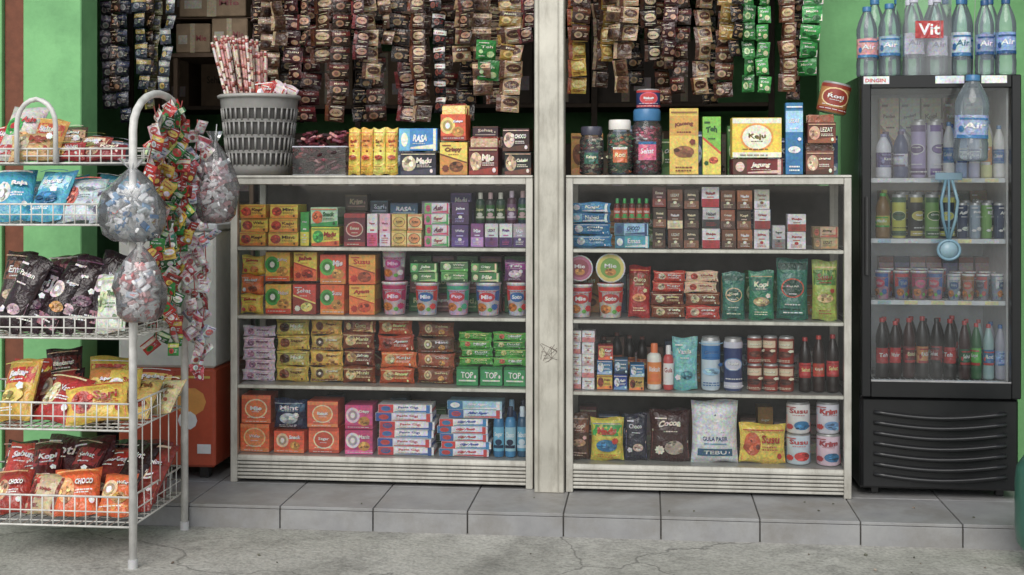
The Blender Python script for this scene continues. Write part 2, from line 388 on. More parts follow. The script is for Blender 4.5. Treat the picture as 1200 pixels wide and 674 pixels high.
def k_cup(w,h,d,cols,style,word):
    mb=MB(); c=cols.split(); r=w/2; rb=r*.76
    mb.lathe([(rb*.95,0),(rb,.01*h),(r*.95,.93*h),(r*1.0,.94*h),(r*1.0,.975*h),(r*.96,h)],'carton',[c[0]]*3+['eee']*2,20)
    mb.lathe([(r*.97,h),(r*.9,h+.001)],'plas',c[2],20)
    S=lambda u,v,l:((rb+(r*.95-rb)*(.05+.85*v)+.0006+l*.0004)*math.sin((u-.5)*2.5),-(rb+(r*.95-rb)*(.05+.85*v)+.0006+l*.0004)*math.cos((u-.5)*2.5),(.05+.85*v)*h)
    draw(mb,S,[('p',[(0,0),(.5,0),(1,0),(1,.34),(.5,.2),(0,.12)],C(c[1])),('r',0,.86,1,1,C(c[2])),('e',.5,.6,.3,.17,C(c[1])),('t',.5,.61,.4,.15,word or 'Mie',C(c[0]),.1,0,True),('p',[(0,.45),(.2,.5),(.2,.8),(0,.86)],C(c[2])),('p',[(.8,.5),(1,.45),(1,.86),(.8,.8)],C(c[2]))]+food(.3,.24,.2,.15,C('c72'))+[('s',.78,.26,.13,.12,C(c[2])),('e',.62,.16,.08,.07,C('5a3'))]+small(.5,.8,.6,1,C(c[3])),'carton')
    return mb
def lump(mb,x,y,z,r,col,mat='film'):
    a=R.uniform(0,6.3); M=Matrix.Translation((x,y,z))@Matrix.Rotation(a,4,'Z')@Matrix.Rotation(R.uniform(-1,1),4,'X')@Matrix.Diagonal((r*1.35,r*.8,r*.7,1))
    vs=[(1,0,0),(-1,0,0),(0,1,0),(0,-1,0),(0,0,1),(0,0,-1),(.62,.62,.3),(-.62,.62,.3),(.62,-.62,-.3),(-.62,-.62,-.3)]
    f=[(4,0,6),(4,6,2),(4,2,7),(4,7,1),(4,1,3),(4,3,0),(5,6,0),(5,2,6),(5,7,2),(5,1,7),(5,3,9),(5,9,1),(5,8,3),(5,0,8),(1,9,3),(0,3,8)]
    mb.add([tuple(M@Vector(p)) for p in vs],f,mat,col)
def k_jar(w,h,d,cols,style,word):
    mb=MB(); c=cols.split(); r=w/2
    mb.lathe([(.85*r,.0),(r,.03*h),(r,.72*h),(.82*r,.8*h),(.82*r,.84*h)],'pet',c[0],22)
    mb.lathe([(.88*r,.82*h),(.9*r,.84*h),(.9*r,.97*h),(.84*r,h)],'plas',c[2],22)
    for i in range(190):
        a=R.uniform(0,6.3); q=(R.random()**.35)*r*.84; z=h*(.04+.68*i/190)
        lump(mb,q*math.cos(a),q*math.sin(a),z+.003,R.uniform(.009,.013),sh(R.choice([c[0],c[1],c[0],c[3]]),R.uniform(.7,1.2)))
    draw(mb,lathelabel(r,.22*h,.5*h,1.2),[('r',0,0,1,1,C(c[1])),('r',0,.85,1,1,C(c[2])),('t',.5,.5,.7,.3,word or 'Permen',C(c[3]),.1)],'film')
    return mb
KN=dict(carton=k_carton,bag=k_bag,pouch=k_pouch,bottle=k_bottle,can=k_can,cup=k_cup,jar=k_jar,pump=k_pump,open=k_open,
  clear=lambda *a:k_bottle(*a,mat='petblue'))
def I(zb,name,kind,x0,yt,x1,nx,ny,cols,style='A',word=None,y=.045,d=.12,yb=None,rz=.04,rx=0):
    """stand nx*ny products on a shelf of height zb; x0..x1 and yt are the reference's outline of the group"""
    if isinstance(cols,str): cols=[cols]
    xa,xb=X(x0,y),X(x1,y); xm=(x0+x1)/2
    zt=Zp(xm,yt,y)
    if yb is not None: zb=Zp(xm,yb,y)
    wx=(xb-xa)/nx; hz=(zt-zb)/ny
    ws=[word or R.choice(WORDS) for _ in cols]
    for j in range(ny):
        off=R.uniform(-1,1)*wx*.04*(j>0)
        for i in range(nx):
            ci=(i+j*(1 if nx==1 else nx))%len(cols); cc=cols[ci]
            dd=min(d,wx) if kind in('bottle','can','cup','jar','pump','clear') else d
            w=wx*(.95 if kind!='bag' else 1.03); h=hz*(.97 if kind=='carton' else .995 if ny==1 else .985)
            w*=R.uniform(.93,1.0)
            if kind=='bottle': h*=R.uniform(.9,1.02)
            cs=' '.join(cc.split())
            mb=KN[kind](w,h,dd,cs,style,ws[ci])
            mb.obj(name,(xa+wx*(i+.5)+off+R.uniform(-1,1)*wx*.02,y+dd/2+R.uniform(0,.016),zb+hz*j+.0015),(rx+ (R.uniform(-.05,.0) if kind in('bag','pouch') and ny==1 else 0),R.uniform(-.015,.015) if kind=='bag' else 0,R.uniform(-rz,rz)*1.5))
# ---------------------------------------------------------------- setting
g=MB(); g.add([(-200,-200,GZ),(200,-200,GZ),(200,200,GZ),(-200,200,GZ)],[(0,1,2,3)],'concrete','888'); g.obj('ground')
st=MB(); YE=-.355
st.box(-4.5,5,YE+.012,1.9,-.3,-.006,'grout','555',.001)
tw=.352; x=X(437,YE)-tw*12
while x<5:
    for k in range(3):
        y0=YE+k*tw; st.box(x+.0025,x+tw-.0025,y0+.0025,y0+tw-.0025,-.012,R.uniform(-.0014,.0),'tile','888',.0015)
    st.box(x+.0025,x+tw-.0025,YE,YE+.0115,-.16,-.0135,'tile','888',.0015)
    x+=tw
st.obj('tiled_step')
shop=empty('shop_building')
def part(n,mb): return mb.obj(n,parent=shop)
px0,px1=X(27,.10),X(95,.10)
a=MB(); a.box(px0,px1,.10,.26,-.006,3.0,'green','5a5',.004); part('pillar',a)
a=MB(); a.box(-4.5,X(2,.14),.14,.26,-.006,3.0,'green','5a5',.003); part('front_wall_left',a)
a=MB(); a.box(X(2,.14)+.002,px0-.002,.16,.24,-.006,3.0,'matte','7a4024',.004); part('door_frame',a)
a=MB(); a.box(2.1,5,.02,.2,-.006,3.0,'green','5a5',.003); part('front_wall_right',a)
a=MB(); a.box(-4.5,5,1.9,2.0,-.006,3.0,'greenshaded','5a5',.003); part('back_wall',a)
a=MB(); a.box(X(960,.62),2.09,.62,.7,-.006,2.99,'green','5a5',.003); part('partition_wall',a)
a=MB(); a.box(-4.4,-4.3,.27,1.89,-.006,3.0,'greenshaded','5a5',.003); a.box(4.8,4.9,.27,1.89,-.006,3.0,'greenshaded','5a5',.003); part('side_walls',a)
a=MB(); a.box(-4.5,5,.27,2.2,3.002,3.1,'ceil','777',.003); part('ceiling',a)
a=MB(); a.box(px1,2.1,.12,.26,2.55,3.0,'green','5a5',.003); part('lintel',a)
a=MB(); xa,xb=X(626,-.05),X(661,-.05)
a.box(xa,xb,-.05,.04,-.001,2.549,'alu','c2beb0',.004)
a.box(xa+.014,xa+.019,-.054,-.0502,.0,2.5,'alu','aaa698',.001); a.box(xb-.026,xb-.02,-.054,-.0502,.0,2.5,'alu','b2ae a0'.replace(' ',''),.001)
for k in range(9):
    pts=[(xa+R.uniform(.02,.1),-.052,.50+R.uniform(0,.08)) for _ in range(3)]; a.tube(pts,.0008,'matte','7a6a60',4)
a.obj('aluminium_post')
# ---------------------------------------------------------------- display cases
ZS=[.945,.670,.391,.110]
def case(x0,x1,y0,name):
    root=empty(name,(0,0,0)); D=.42; AL='c4c1b6'
    f=MB(); p=.028
    for xx in (x0,x1-p):
        for yy in (y0,y0+D-p): f.box(xx,xx+p,yy,yy+p,.0,1.222,'alu',AL,.002)
        f.box(xx+.002,xx+p-.002,y0+p,y0+D-p,1.195,1.22,'alu',AL,.002); f.box(xx+.002,xx+p-.002,y0+p,y0+D-p,.095,.12,'alu',AL,.002)
    f.box(x0,x1,y0-.004,y0+p-.002,1.2225,1.232,'alu','d6d3c8',.002)
    f.box(x0+p,x1-p,y0+.002,y0+.022,1.196,1.2222,'alu',AL,.002)
    f.box(x0+p,x1-p,y0+D-.022,y0+D-.002,1.196,1.222,'alu',AL,.002)
    nr=6; zb=.012; hh=(.100-zb)/nr
    f.box(x0+p,x1-p,y0+.012,y0+.018,zb,.1,'alu','6a6a66',.001)
    for i in range(nr): f.box(x0+p,x1-p,y0+.001+.0004*(i%2),y0+.0115,zb+i*hh+.0024,zb+(i+1)*hh-.0024,'alu','c8c5ba',.002)
    for xx in (x0+.01,x1-.022):
        f.box(xx,xx+.012,y0+p,y0+D-p,.012,.094,'alu','aaa8a0',.001)
    f.obj('frame',parent=root)
    s=MB()
    for z in ZS:
        s.box(x0+p,x1-p,y0+.022,y0+D-.03,z-.008,z,'plas','a8aaa6',.001)
        s.box(x0+p,x1-p,y0+.004,y0+.0215,z-.014,z+.001,'alu','dcdace',.002)
    s.obj('shelves',parent=root)
    s=MB(); s.box(x0+p,x1-p,y0+D-.02,y0+D-.012,.12,1.19,'matte','544e46',.001); s.obj('back_doors',parent=root)
    s=MB(); s.add([(x0+p,y0+.0015,.112),(x1-p,y0+.0015,.112),(x1-p,y0+.0015,1.196),(x0+p,y0+.0015,1.196)],[(0,1,2,3)],'glass','fff')
    for xx in (x0+.01,x1-.01): s.add([(xx,y0+p,.12),(xx,y0+D-p,.12),(xx,y0+D-p,1.195),(xx,y0+p,1.195)],[(0,1,2,3)],'glass','fff')
    s.add([(x0+.01,y0+.03,1.224),(x1-.01,y0+.03,1.224),(x1-.01,y0+D,1.224),(x0+.01,y0+D,1.224)],[(0,1,2,3)],'glass','fff')
    s.obj('glass_panes',parent=root)
    return root
LX0,LX1=X(270),X(625)-.002; RX0,RX1=X(663,-.03),X(998,-.03)
case(LX0,LX1,0.0,'glass_display_case'); case(RX0,RX1,-.03,'glass_display_case')
Z1,Z2,Z3,Z4=[z+.001 for z in ZS]; ZT=1.233
y=.045
I(Z1,'biscuit_box','carton',279,240,312,1,3,['fb1 e80 c31 631','fc2 e91 b31 531'],'B')
I(Z1,'biscuit_box','carton',313,240,350,1,3,['fc2 e91 b31 531','fb1 e80 c31 631'],'B')
I(Z1,'candy_box','carton',351,248,362,1,1,'3a4 fd2 fff fff','E')
I(Z1,'tea_box','carton',363,243,398,1,2,['fd3 e62 3a4 a21','bdb 3a5 e62 263'],'B')
I(Z1,'soap_box','carton',402,249,429,1,1,'623 a33 dba edc','D')
I(Z1,'medicine_box','carton',430,250,457,2,1,['eee d58 c24 b24','fbc ede c36 a25'],'E')
I(Z1,'soap_box','carton',458,251,495,2,2,['ec7 db5 a73 742','fd9 e95 963 732'],'D')
I(Z1,'cosmetic_box','carton',496,238,527,1,4,['eed d69 3a5 a34','fde 7b6 d47 735'],'F')
I(Z1,'perfume_box','carton',528,237,550,1,2,['537 649 cbe fff','536 425 a9d eee'],'E')
I(Z1,'medicine_box','carton',551,262,617,4,1,['848 c9d eee fff','ddd 748 846 525','eee 426 c59 638','bab 537 fff fff'],'E')
I(0,'perfume_bottle','pump',556,226,592,3,1,['243 352 ccb dd9','333 262 caa eee'],yb=263,y=.08,d=.04)
I(0,'perfume_bottle','pump',593,224,618,2,1,['534 757 cbc dd9','345 263 caa eee'],yb=263,y=.08,d=.04)
for (u,v,t,c) in ((402,430,228,'432 653 976 ba8'),(432,455,235,'345 467 9ab bcd'),(456,490,238,'368 457 9bc dde'),(492,525,236,'aab 889 e66 646'),(527,555,226,'437 648 a9c ddd')):
    I(Z1,'medicine_box','carton',u,t,v,1,3,c,'H',y=.2,d=.1)
I(Z2,'noodle_packet','bag',280,300,308,1,3,['fc1 e31 e82 c21','e72 fc2 941 fff'],'C',d=.04)
I(Z2,'biscuit_pack','carton',309,295,341,1,1,'fb2 e62 3a4 fff','G',yb=330); I(Z2,'biscuit_pack','carton',309,333,341,1,1,'fb3 d42 4a4 fff','G')
I(Z2,'biscuit_pack','carton',342,295,372,1,1,'fc2 e62 b31 a21','C',yb=330); I(Z2,'biscuit_pack','carton',342,333,372,1,1,'d43 932 fd6 fff','C')
I(Z2,'biscuit_pack','carton',374,298,406,1,2,['e62 e93 4a4 fff','e52 d82 5b4 fff'],'G')
I(Z2,'biscuit_pack','carton',407,298,440,1,2,['fb3 e72 c41 b21','fa2 e62 942 c21'],'C')
CU='ede c23 36a c23|dde 26a d33 c23|ece c34 3a8 b22'.split('|')
I(Z2,'noodle_cup','cup',443,331,476,1,1,'ecd c35 b26 c13','A','Mie',d=.1); I(0,'noodle_cup','cup',443,294,475,1,1,'dac b38 ddd a25','A','Mie',yb=330,d=.1,y=.046)
for i,(u,v) in enumerate(((482,514),(518,550),(554,587),(590,620))):
    I(Z2,'noodle_cup','cup',u,332,v,1,1,CU[(i+1)%3],'A',['Mie','Pop','Mie','Soto'][i],d=.1)
I(0,'tea_packet','carton',480,309,514,1,2,['484 262 ad8 efc','373 4a5 cea dfc'],'F',yb=331,d=.11)
I(0,'tea_packet','carton',515,307,550,1,2,['494 353 ad8 efc','474 5b4 cea dfc'],'B',yb=331,d=.11)
I(0,'tea_packet','carton',551,309,586,1,2,['384 262 dda efc','373 6a5 fda dfc'],'F',yb=331,d=.11)
I(0,'snack_packet','bag',590,306,618,1,1,'747 b5a ecd fff','A',yb=331,d=.05)
I(Z2,'biscuit_box','carton',478,300,617,5,3,['374 262 9b7 dea','855 635 ca9 eee'],'H',y=.2,d=.1)
I(Z3,'tissue_packet','bag',280,384,318,1,5,['dcd b9b c8a 857','ecd cac a79 857'],'B',d=.1)
I(Z3,'biscuit_packet','bag',319,376,358,1,4,['db3 763 842 631','cb4 853 531 fec'],'B',d=.1)
I(Z3,'biscuit_packet','bag',359,376,398,1,4,['ca4 853 531 fec','eb3 963 842 631'],'G',d=.1)
I(Z3,'chocolate_packet','bag',399,391,438,1,3,['842 a52 ec8 fd9','732 b63 da6 fec'],'B',d=.1)
I(0,'chocolate_packet','bag',399,377,438,1,1,'953 632 ec8 fd9','F',yb=392,d=.08)
I(Z3,'wafer_packet','bag',441,376,484,1,4,['c52 832 ec8 fe9','e73 a42 fc8 fff','b42 eca 832 fff'],'B',d=.1)
I(Z3,'wafer_packet','bag',486,379,530,1,4,['842 532 db8 fd9','a53 632 eb7 fec','643 842 dc9 fff'],'G',d=.1)
I(Z3,'tea_packet','carton',533,431,617,3,1,'295 173 dfc fff','H','TOP',d=.1)
I(0,'noodle_packet','bag',536,391,617,2,4,['4a3 383 fd6 ff9','5b4 363 e64 fff','393 6b4 fd8 fff'],'B',yb=430,d=.08)
I(Z4,'soap_box','carton',280,463,318,1,2,['e62 f84 fc8 fff','d52 e73 eda fff'],'D')
I(Z4,'soap_box','carton',320,505,358,1,1,'e52 f73 fca fff','G'); I(0,'detergent_packet','bag',318,469,358,1,1,'235 368 bcd fff','A',yb=504,d=.06)
I(Z4,'soap_box','carton',360,470,398,1,2,['e63 c42 eeb fff','d53 e84 fda fff'],'D')
I(Z4,'soap_box','carton',401,475,437,1,2,['c37 e6a fde fff','d48 b26 fcd fff'],'G')
TP=['eef c23 259 c22','dde 25a c33 b22','eee d34 37b 249']
I(Z4,'toothpaste_box','carton',439,475,510,1,6,TP,'F','Pasta Gigi',d=.1,rz=.06)
I(Z4,'toothpaste_box','carton',512,492,575,1,5,['ddf 37a c33 c22','eef d33 28b 35a','cde 46a c44 b33'],'F','Gigi Putih',d=.1,rz=.06)
I(0,'toothpaste_box','carton',522,471,592,1,2,['cde 36a c33 25a','9cd 27a eee fff'],'F','Mint Segar',yb=491,d=.1)
I(Z4,'shampoo_bottle','pump',577,478,618,3,1,['27a 6bd 135 fff','38b 9cd 124 fff','257 5ac cde fff'],d=.05)
I(Z4,'shampoo_bottle','pump',592,470,619,2,1,['258 6bd 9ce fff','37a cde 124 fff'],d=.05,y=.12)
# right case
yr=.015
I(Z1,'tissue_packet','bag',665,262,717,1,2,['38b 6bd dee fff','27a 9ce eff fff'],'B',y=yr,d=.1)
I(0,'tissue_packet','bag',667,238,716,1,2,['37a 6bd dee fff','49c 27a eff fff'],'F',yb=262,y=yr,d=.09)
I(Z1,'mosquito_coil_box','carton',719,262,762,1,2,['3ab 279 dee fff','9ce 368 247 258'],'F',y=yr,d=.1)
I(0,'medicine_bottle','pump',719,233,762,5,1,['622 c43 3a5 fed','531 b53 2a4 fdc'],yb=261,y=yr+.01,d=.03)
CG=['321 532 ba8 fda','eee b23 c22 a22','742 532 dca fec','432 853 dba eda','ddd eee b33 b22','a63 742 edc fff']
def cig(x0,x1,n,cs,yt=219):
    I(Z1,'cigarette_pack','carton',x0,yt,x1,n,3,cs,'E',y=yr,d=.06,rz=.03)
cig(764,781,1,[CG[0],CG[3],'522 832 caa fdb']); cig(782,820,2,[CG[2],CG[3],'632 eda ba9 fff',CG[0]],222); cig(822,844,1,[CG[1],'ccc 333 a22 222',CG[1]]); cig(845,882,2,[CG[2],CG[5],'953 532 dba fec',CG[3]],223); cig(883,903,1,[CG[4],'eee 933 b33 a22','bba eee 853 853'],222)
I(Z1,'cigarette_pack','carton',905,264,921,1,1,'ccc 888 a33 444','E',y=yr,d=.06)
I(Z1,'cigarette_pack','carton',922,251,945,1,2,[CG[4],'eee a43 832 b22'],'E',y=yr,d=.06)
I(Z1,'matchbox','carton',952,266,984,1,2,['ba7 875 c96 532','ca8 763 b54 421'],'F',y=yr,d=.06)
I(Z2,'noodle_cup','cup',664,334,695,1,1,'eee c33 c23 c22','A','Mie',y=yr,d=.1); I(Z2,'noodle_cup','cup',698,333,733,1,1,'eed b33 d32 b22','A','Soto',y=yr,d=.1)
def lidcup(x0,x1,yt,yb,c,c2):
    xa,xb=X(x0,yr),X(x1,yr); r=(xb-xa)/2; mb=MB()
    mb.lathe([(r*.74,-.09),(r*.95,-.005),(r,-.004),(r,0),(r*.95,.001)],'carton','ddd',22)
    S=lambda u,v,l:((u-.5)*2*r*.95,(v-.5)*2*r*.95,.001+l*.0004)
    draw(mb,S,[('e',.5,.5,.48,.48,C(c)),('e',.5,.5,.36,.36,C(c2)),('t',.5,.58,.42,.15,'Mie',C('fff'))]+food(.5,.36,.2,.13,C('c83')),'plas')
    mb.obj('noodle_cup',((xa+xb)/2,yr,Zp(680,(yt+yb)/2,yr)),(math.radians(90),0,0))
lidcup(664,695,298,331,'b68','945'); lidcup(698,733,297,331,'dc6','7a4')
I(Z2,'chocolate_packet','bag',735,312,762,1,1,'b22 842 e95 fda','A',y=yr+.02,d=.05,rx=-.12)
I(Z2,'wafer_packet','bag',762,344,845,2,2,['842 a63 dc9 fec','c32 742 eca fff','732 953 eda fd9'],'B',y=yr,d=.08)
I(0,'biscuit_packet','bag',763,319,842,2,2,['c43 942 fca fff','eca b32 c43 a21'],'B',yb=344,y=yr,d=.08)
I(Z2,'coffee_pouch','pouch',845,320,876,1,1,'276 154 db8 fec','D','Kopi',y=yr,d=.06); I(Z2,'coffee_pouch','pouch',876,318,909,1,1,'286 165 ca7 fec','A','Kopi',y=yr,d=.06)
I(Z2,'coffee_pouch','pouch',909,304,951,1,1,'276 043 c42 fff','D','Kopi Asli',y=yr-.005,d=.07); I(Z2,'coffee_pouch','pouch',951,306,985,1,1,'ab4 583 db7 a32','A','Susu',y=yr,d=.06)
I(Z3,'medicine_box','carton',666,388,697,2,5,['eee d88 c77 c66','ddd eee b99 a77','eed cbb b66 b55'],'E',y=yr,d=.06)
I(Z3,'candy_box','carton',699,405,718,1,3,['db3 e83 932 721','37a 9bd fff fff','b33 e63 fc6 fff'],'B',y=yr,d=.06)
I(Z3,'candy_box','carton',719,421,736,1,2,['249 69c fff fff','368 135 cde fff'],'B',y=yr,d=.06); I(Z3,'candy_box','carton',737,427,755,1,2,['ca4 e84 732 532','27a acd fff fff'],'B',y=yr,d=.06)
I(Z3,'lotion_bottle','pump',757,404,776,1,1,'eed e83 e73 fff',y=yr,d=.06)
I(Z3,'lotion_bottle','pump',777,406,790,1,1,'c44 eee eee a22',y=yr,d=.04)
I(Z3,'detergent_pouch','pouch',786,397,820,1,1,'6bb dee 278 fff','C',y=yr,d=.06)
I(Z3,'insecticide_can','can',821,396,845,1,1,'cdf 27b 9ce 16a','A',y=yr,d=.06); I(Z3,'insecticide_can','can',848,397,872,1,1,'347 ccd 69c fff','D',y=yr,d=.06)
I(Z3,'milk_can','can',876,395,933,3,2,['932 eca 521 fdb','a32 dca 632 fec'],'A',y=yr,d=.06,rz=.5)
I(Z3,'soy_sauce_bottle','bottle',936,391,986,3,1,['1c0c08 c33 a22 fd8','2a120a b42 c32 fec'],y=yr,d=.06)
I(Z3,'soy_sauce_bottle','bottle',700,390,760,4,1,['22120c b63 843 fd8'],y=yr+.2,d=.06)
I(Z4,'coffee_packet','bag',665,485,690,1,1,'532 842 b86 dba','A','Kopi',y=yr,d=.05)
I(Z4,'snack_packet','bag',691,491,731,1,1,'dc3 3a4 27a c31','A','Madu',y=yr,d=.05); I(Z4,'coffee_packet','bag',731,487,759,1,1,'334 557 dba eee','C',y=yr,d=.05)
I(Z4,'chocolate_packet','bag',760,483,809,1,1,'422 732 ba9 edc','C','Cocoa',y=yr,d=.06)
def sugar():
    y=yr; xa,xb=X(810,y),X(866,y); w=xb-xa; h=Zp(838,471,y)-Z4
    mb=MB(); S=bagS(w,h,.07,'bag',3.3); bagbody(mb,S,'dfe3ea')
    draw(mb,S,[('p',[(.3,.5),(.7,.5),(.5,.8)],C('247')),('p',[(.43,.56),(.57,.56),(.5,.67)],C('e4e8ee')),('t',.5,.4,.56,.07,'GULA PASIR',C('247')),('r',.12,.12,.88,.24,C('368')),('t',.5,.18,.5,.06,'TEBU',C('fff')),('r',.25,.31,.75,.33,C('69b'))],'film')
    mb.obj('sugar_bag',((xa+xb)/2,y+.045,Z4),(0,0,.03))
sugar()
I(Z4,'milk_powder_packet','bag',867,499,922,1,1,'ec3 e83 c52 b21','B','Susu',y=yr-.004,d=.06)
I(Z4,'milk_can','can',922,472,953,1,2,['cde 37a c33 c22','eee c33 27a b22'],'C','Susu',y=yr,d=.08); I(Z4,'milk_can','can',957,472,987,1,2,['ecd c46 27a a23','dde b35 69c b22'],'C','Krim',y=yr,d=.08)
def filler(x0,x1,zb,yb,dark,hmax=.2):
    xx=x0
    while xx<x1-.08:
        w=R.uniform(.06,.11); h=R.uniform(.6,1)*hmax
        c=R.choice(dark); kind=R.choice(['carton','carton','bag'])
        KN[kind](w*.95,h,.08,c,R.choice('ABCDE'),None).obj({'carton':'grocery_box','bag':'snack_packet'}[kind],(xx+w/2,yb+R.uniform(0,.01),zb),(0,0,R.uniform(-.08,.08)))
        xx+=w+.003
DK=['643 865 a98 ddb','356 468 9ab dde','473 695 cda eed','844 b65 dca fed','988 bba 655 433','b83 d95 742 fec','457 79a cde fff']
for z in ZS[1:]:
    filler(LX0+.04,LX1-.04,z+.002,.31,DK,.2); filler(RX0+.04,RX1-.04,z+.002,.28,DK,.19)
filler(LX0+.04,LX1-.05,ZS[0]+.002,.32,DK,.15); filler(RX0+.04,RX1-.25,ZS[0]+.002,.29,DK,.15)
# ---------------------------------------------------------------- on top of cases
def tub():
    y=.08; xa,xb=X(343,y),X(405,y); h=Zp(374,172,y)-ZT; mb=MB(); d=.16
    for q in ([(xa,y),(xb,y)],[(xb,y),(xb,y+d)],[(xb,y+d),(xa,y+d)],[(xa,y+d),(xa,y)]):
        (p,q2)=q; mb.add([(p[0],p[1],ZT),(q2[0],q2[1],ZT),(q2[0],q2[1],ZT+h),(p[0],p[1],ZT+h)],[(0,1,2,3)],'pet','fff')
    mb.tube([(xa,y,ZT+h),(xb,y,ZT+h),(xb,y+d,ZT+h),(xa,y+d,ZT+h)],.003,'plas','dde',6,True)
    mb.box(xa,xb,y,y+d,ZT+.0005,ZT+.003,'plas','ccc')
    for i in range(110):
        mb.M=Matrix.Translation((R.uniform(xa+.02,xb-.02),y+R.uniform(.015,d-.02),ZT+.01+h*1.45*i/110))@Matrix.Rotation(R.uniform(-.6,.6),4,'Y')@Matrix.Rotation(R.uniform(0,3),4,'Z')
        mb.box(-.022,.022,-.012,.012,-.006,.006,'film',R.choice(['6a2030','8a4050','3a2024','933','c88','401018','5a1828']),.003)
    mb.M=None; mb.obj('candy_tub')
tub()
I(ZT,'snack_packet','bag',405,150,465,4,1,['fc3 e92 c52 a31','eb2 d82 e52 831','fd5 eb3 b41 731'],'A',y=.06,d=.05,rz=.2)
I(ZT,'biscuit_box','carton',467,178,513,1,1,'223 445 cb9 edc','B',y=.05); I(0,'biscuit_box','carton',465,150,513,1,1,'38c 6bd eec fff','F',yb=177,y=.052)
I(ZT,'biscuit_box','carton',514,166,548,1,1,'ec4 c83 742 732','C',y=.05); I(0,'biscuit_box','open',516,122,548,1,1,'d52 932 fc6 fff','G',yb=165,y=.05,d=.1)
I(ZT,'chocolate_box','open',549,160,586,1,1,'622 932 ca8 edc','B',y=.05); I(0,'chocolate_box','carton',551,148,585,1,1,'312 532 a98 cba','H',yb=162,y=.09,d=.08)
I(ZT,'chocolate_box','carton',588,150,623,1,2,['222 743 ca8 eec','311 532 dba fed'],'B',y=.05)
def basket():
    y=.21; cx=X(304,y); zb=ZT; h=Zp(304,112,y)-zb; r1=(X(349,y)-X(260,y))/2; r0=r1*.78; mb=MB(); col='8e8c88'
    rr=lambda t:r0+(r1-r0)*t
    mb.lathe([(r0*.5,.0),(r0,.0),(rr(.1),h*.1)],'plas',col,34)
    mb.lathe([(rr(t/20)-.007,h*t/20) for t in range(0,20)],'plas','4a4846',34,caps=False)  # added inner shell, coloured dark as the shade behind the slots
    for a,b_ in ((.1,.13),(.27,.31),(.46,.50),(.65,.69),(.82,.95)):
        mb.lathe([(rr(a),a*h),(rr(b_),b_*h)],'plas',col,34,caps=False)
    mb.lathe([(rr(.95),.95*h),(rr(1)+.008,.955*h),(rr(1)+.01,.985*h),(rr(1)+.002,h),(rr(1)-.006,.98*h)],'plas','a8a6a0',34,caps=False)
    for (a,b_) in ((.12,.28),(.30,.47),(.49,.66),(.68,.83)):
        for k in range(34):
            an=2*math.pi*(k+(.5 if a in(.30,.68) else 0))/34
            p=lambda t:((rr(t)-.002)*math.cos(an),(rr(t)-.002)*math.sin(an),t*h)
            mb.tube([p(a),p(b_)],.0052,'plas',col,5)
    mb.obj('plastic_basket',(cx,y,zb))
    s=MB()
    for i in range(95):
        a=R.uniform(0,6.3); q=math.sqrt(R.random())*.08; 
        x,yy=-.04+q*math.cos(a),q*math.sin(a)*.8; L=R.uniform(.20,.25)*(1.0 if x<0 else .8)
        p0=(x*.6,yy*.6,.06); p1=(x*1.3-.035+R.uniform(-.018,.018),yy*1.2,h+L)
        c1=R.choice(['d8bcb0','dcccc0','c89088','e0d4c4','c8a098','c0a890'])
        s.tube([p0,p1],.006,'film',c1,6)
        for (t0_,t1_,cc) in ((.955,.985,'a34840'),(.80,.83,'b06050'),(.60,.64,'a05048'),(.7,.72,'7a5040')):
            m1=[p0[k]+(p1[k]-p0[k])*t0_ for k in range(3)]; m2=[p0[k]+(p1[k]-p0[k])*t1_ for k in range(3)]
            s.tube([m1,m2],.0065,'film',cc,6)
    s.obj('wrapped_wafer_sticks',(cx,y,zb))
    for i in range(12):
        k_bag(.085,.11,.02,R.choice(['c43 eca fff fff','dbb b33 d66 a22','dcc c44 b33 a22','a33 733 eca fff','c99 a55 eee 822']),R.choice('ABF'),None).obj('candy_packet',(cx-.01+i*.0105,y-.05+R.uniform(-.02,.07),zb+h*R.uniform(.74,.86)),(R.uniform(-.5,.1),R.uniform(-.6,.6),R.uniform(-.6,.6)))
basket()
yt=.03
I(ZT,'candy_jar','jar',677,148,708,1,1,'722 365 445 fdb',y=yt,d=.1); I(ZT,'candy_jar','jar',710,140,742,1,1,'485 c63 e8e4dc fda',y=yt,d=.11)
I(ZT,'candy_jar','jar',738,127,778,1,1,'d57 d68 37a fff',y=yt+.03,d=.13); I(0,'candy_jar','can',744,104,776,1,1,'347 c33 d57 fff','D',yb=127,y=yt+.05,d=.1)
I(ZT,'wafer_stick_box','carton',782,125,820,1,1,'db4 c93 853 732','A',y=yt,d=.06)
I(ZT,'wafer_stick_box','carton',822,135,846,1,1,'7b3 dc4 c53 252','C',y=yt,d=.06)
I(ZT,'biscuit_box','carton',855,186,919,1,1,'722 532 dba edc','F',y=yt); I(0,'cheese_snack_box','carton',853,137,918,1,1,'fc2 eec e93 542','D','Keju',yb=185,y=yt,d=.08)
I(ZT,'toothpaste_box','carton',920,118,943,1,1,'27a 9ce eee fff','A',y=yt,d=.06)
I(ZT,'coffee_box','open',945,166,980,1,1,'743 532 ca8 fec','B',y=yt,d=.1); I(0,'coffee_box','open',945,134,981,1,1,'632 953 da8 fec','B',yb=168,y=yt+.01,d=.1)
k_can(.115,.12,.1,'c84 932 ec8 fff','D',None).obj('biscuit_tin',(X(973,.12),.12,Zp(973,133,.12)),(0,.22,0))
for q in range(7):
    I(ZT,'candy_box','carton',668+q*46,165-R.randint(0,25),668+q*46+40,1,1,R.choice(DK),'B',y=.24,d=.08)
I(ZT,'candy_box','carton',410,160,620,5,1,DK,'B',y=.26,d=.08)
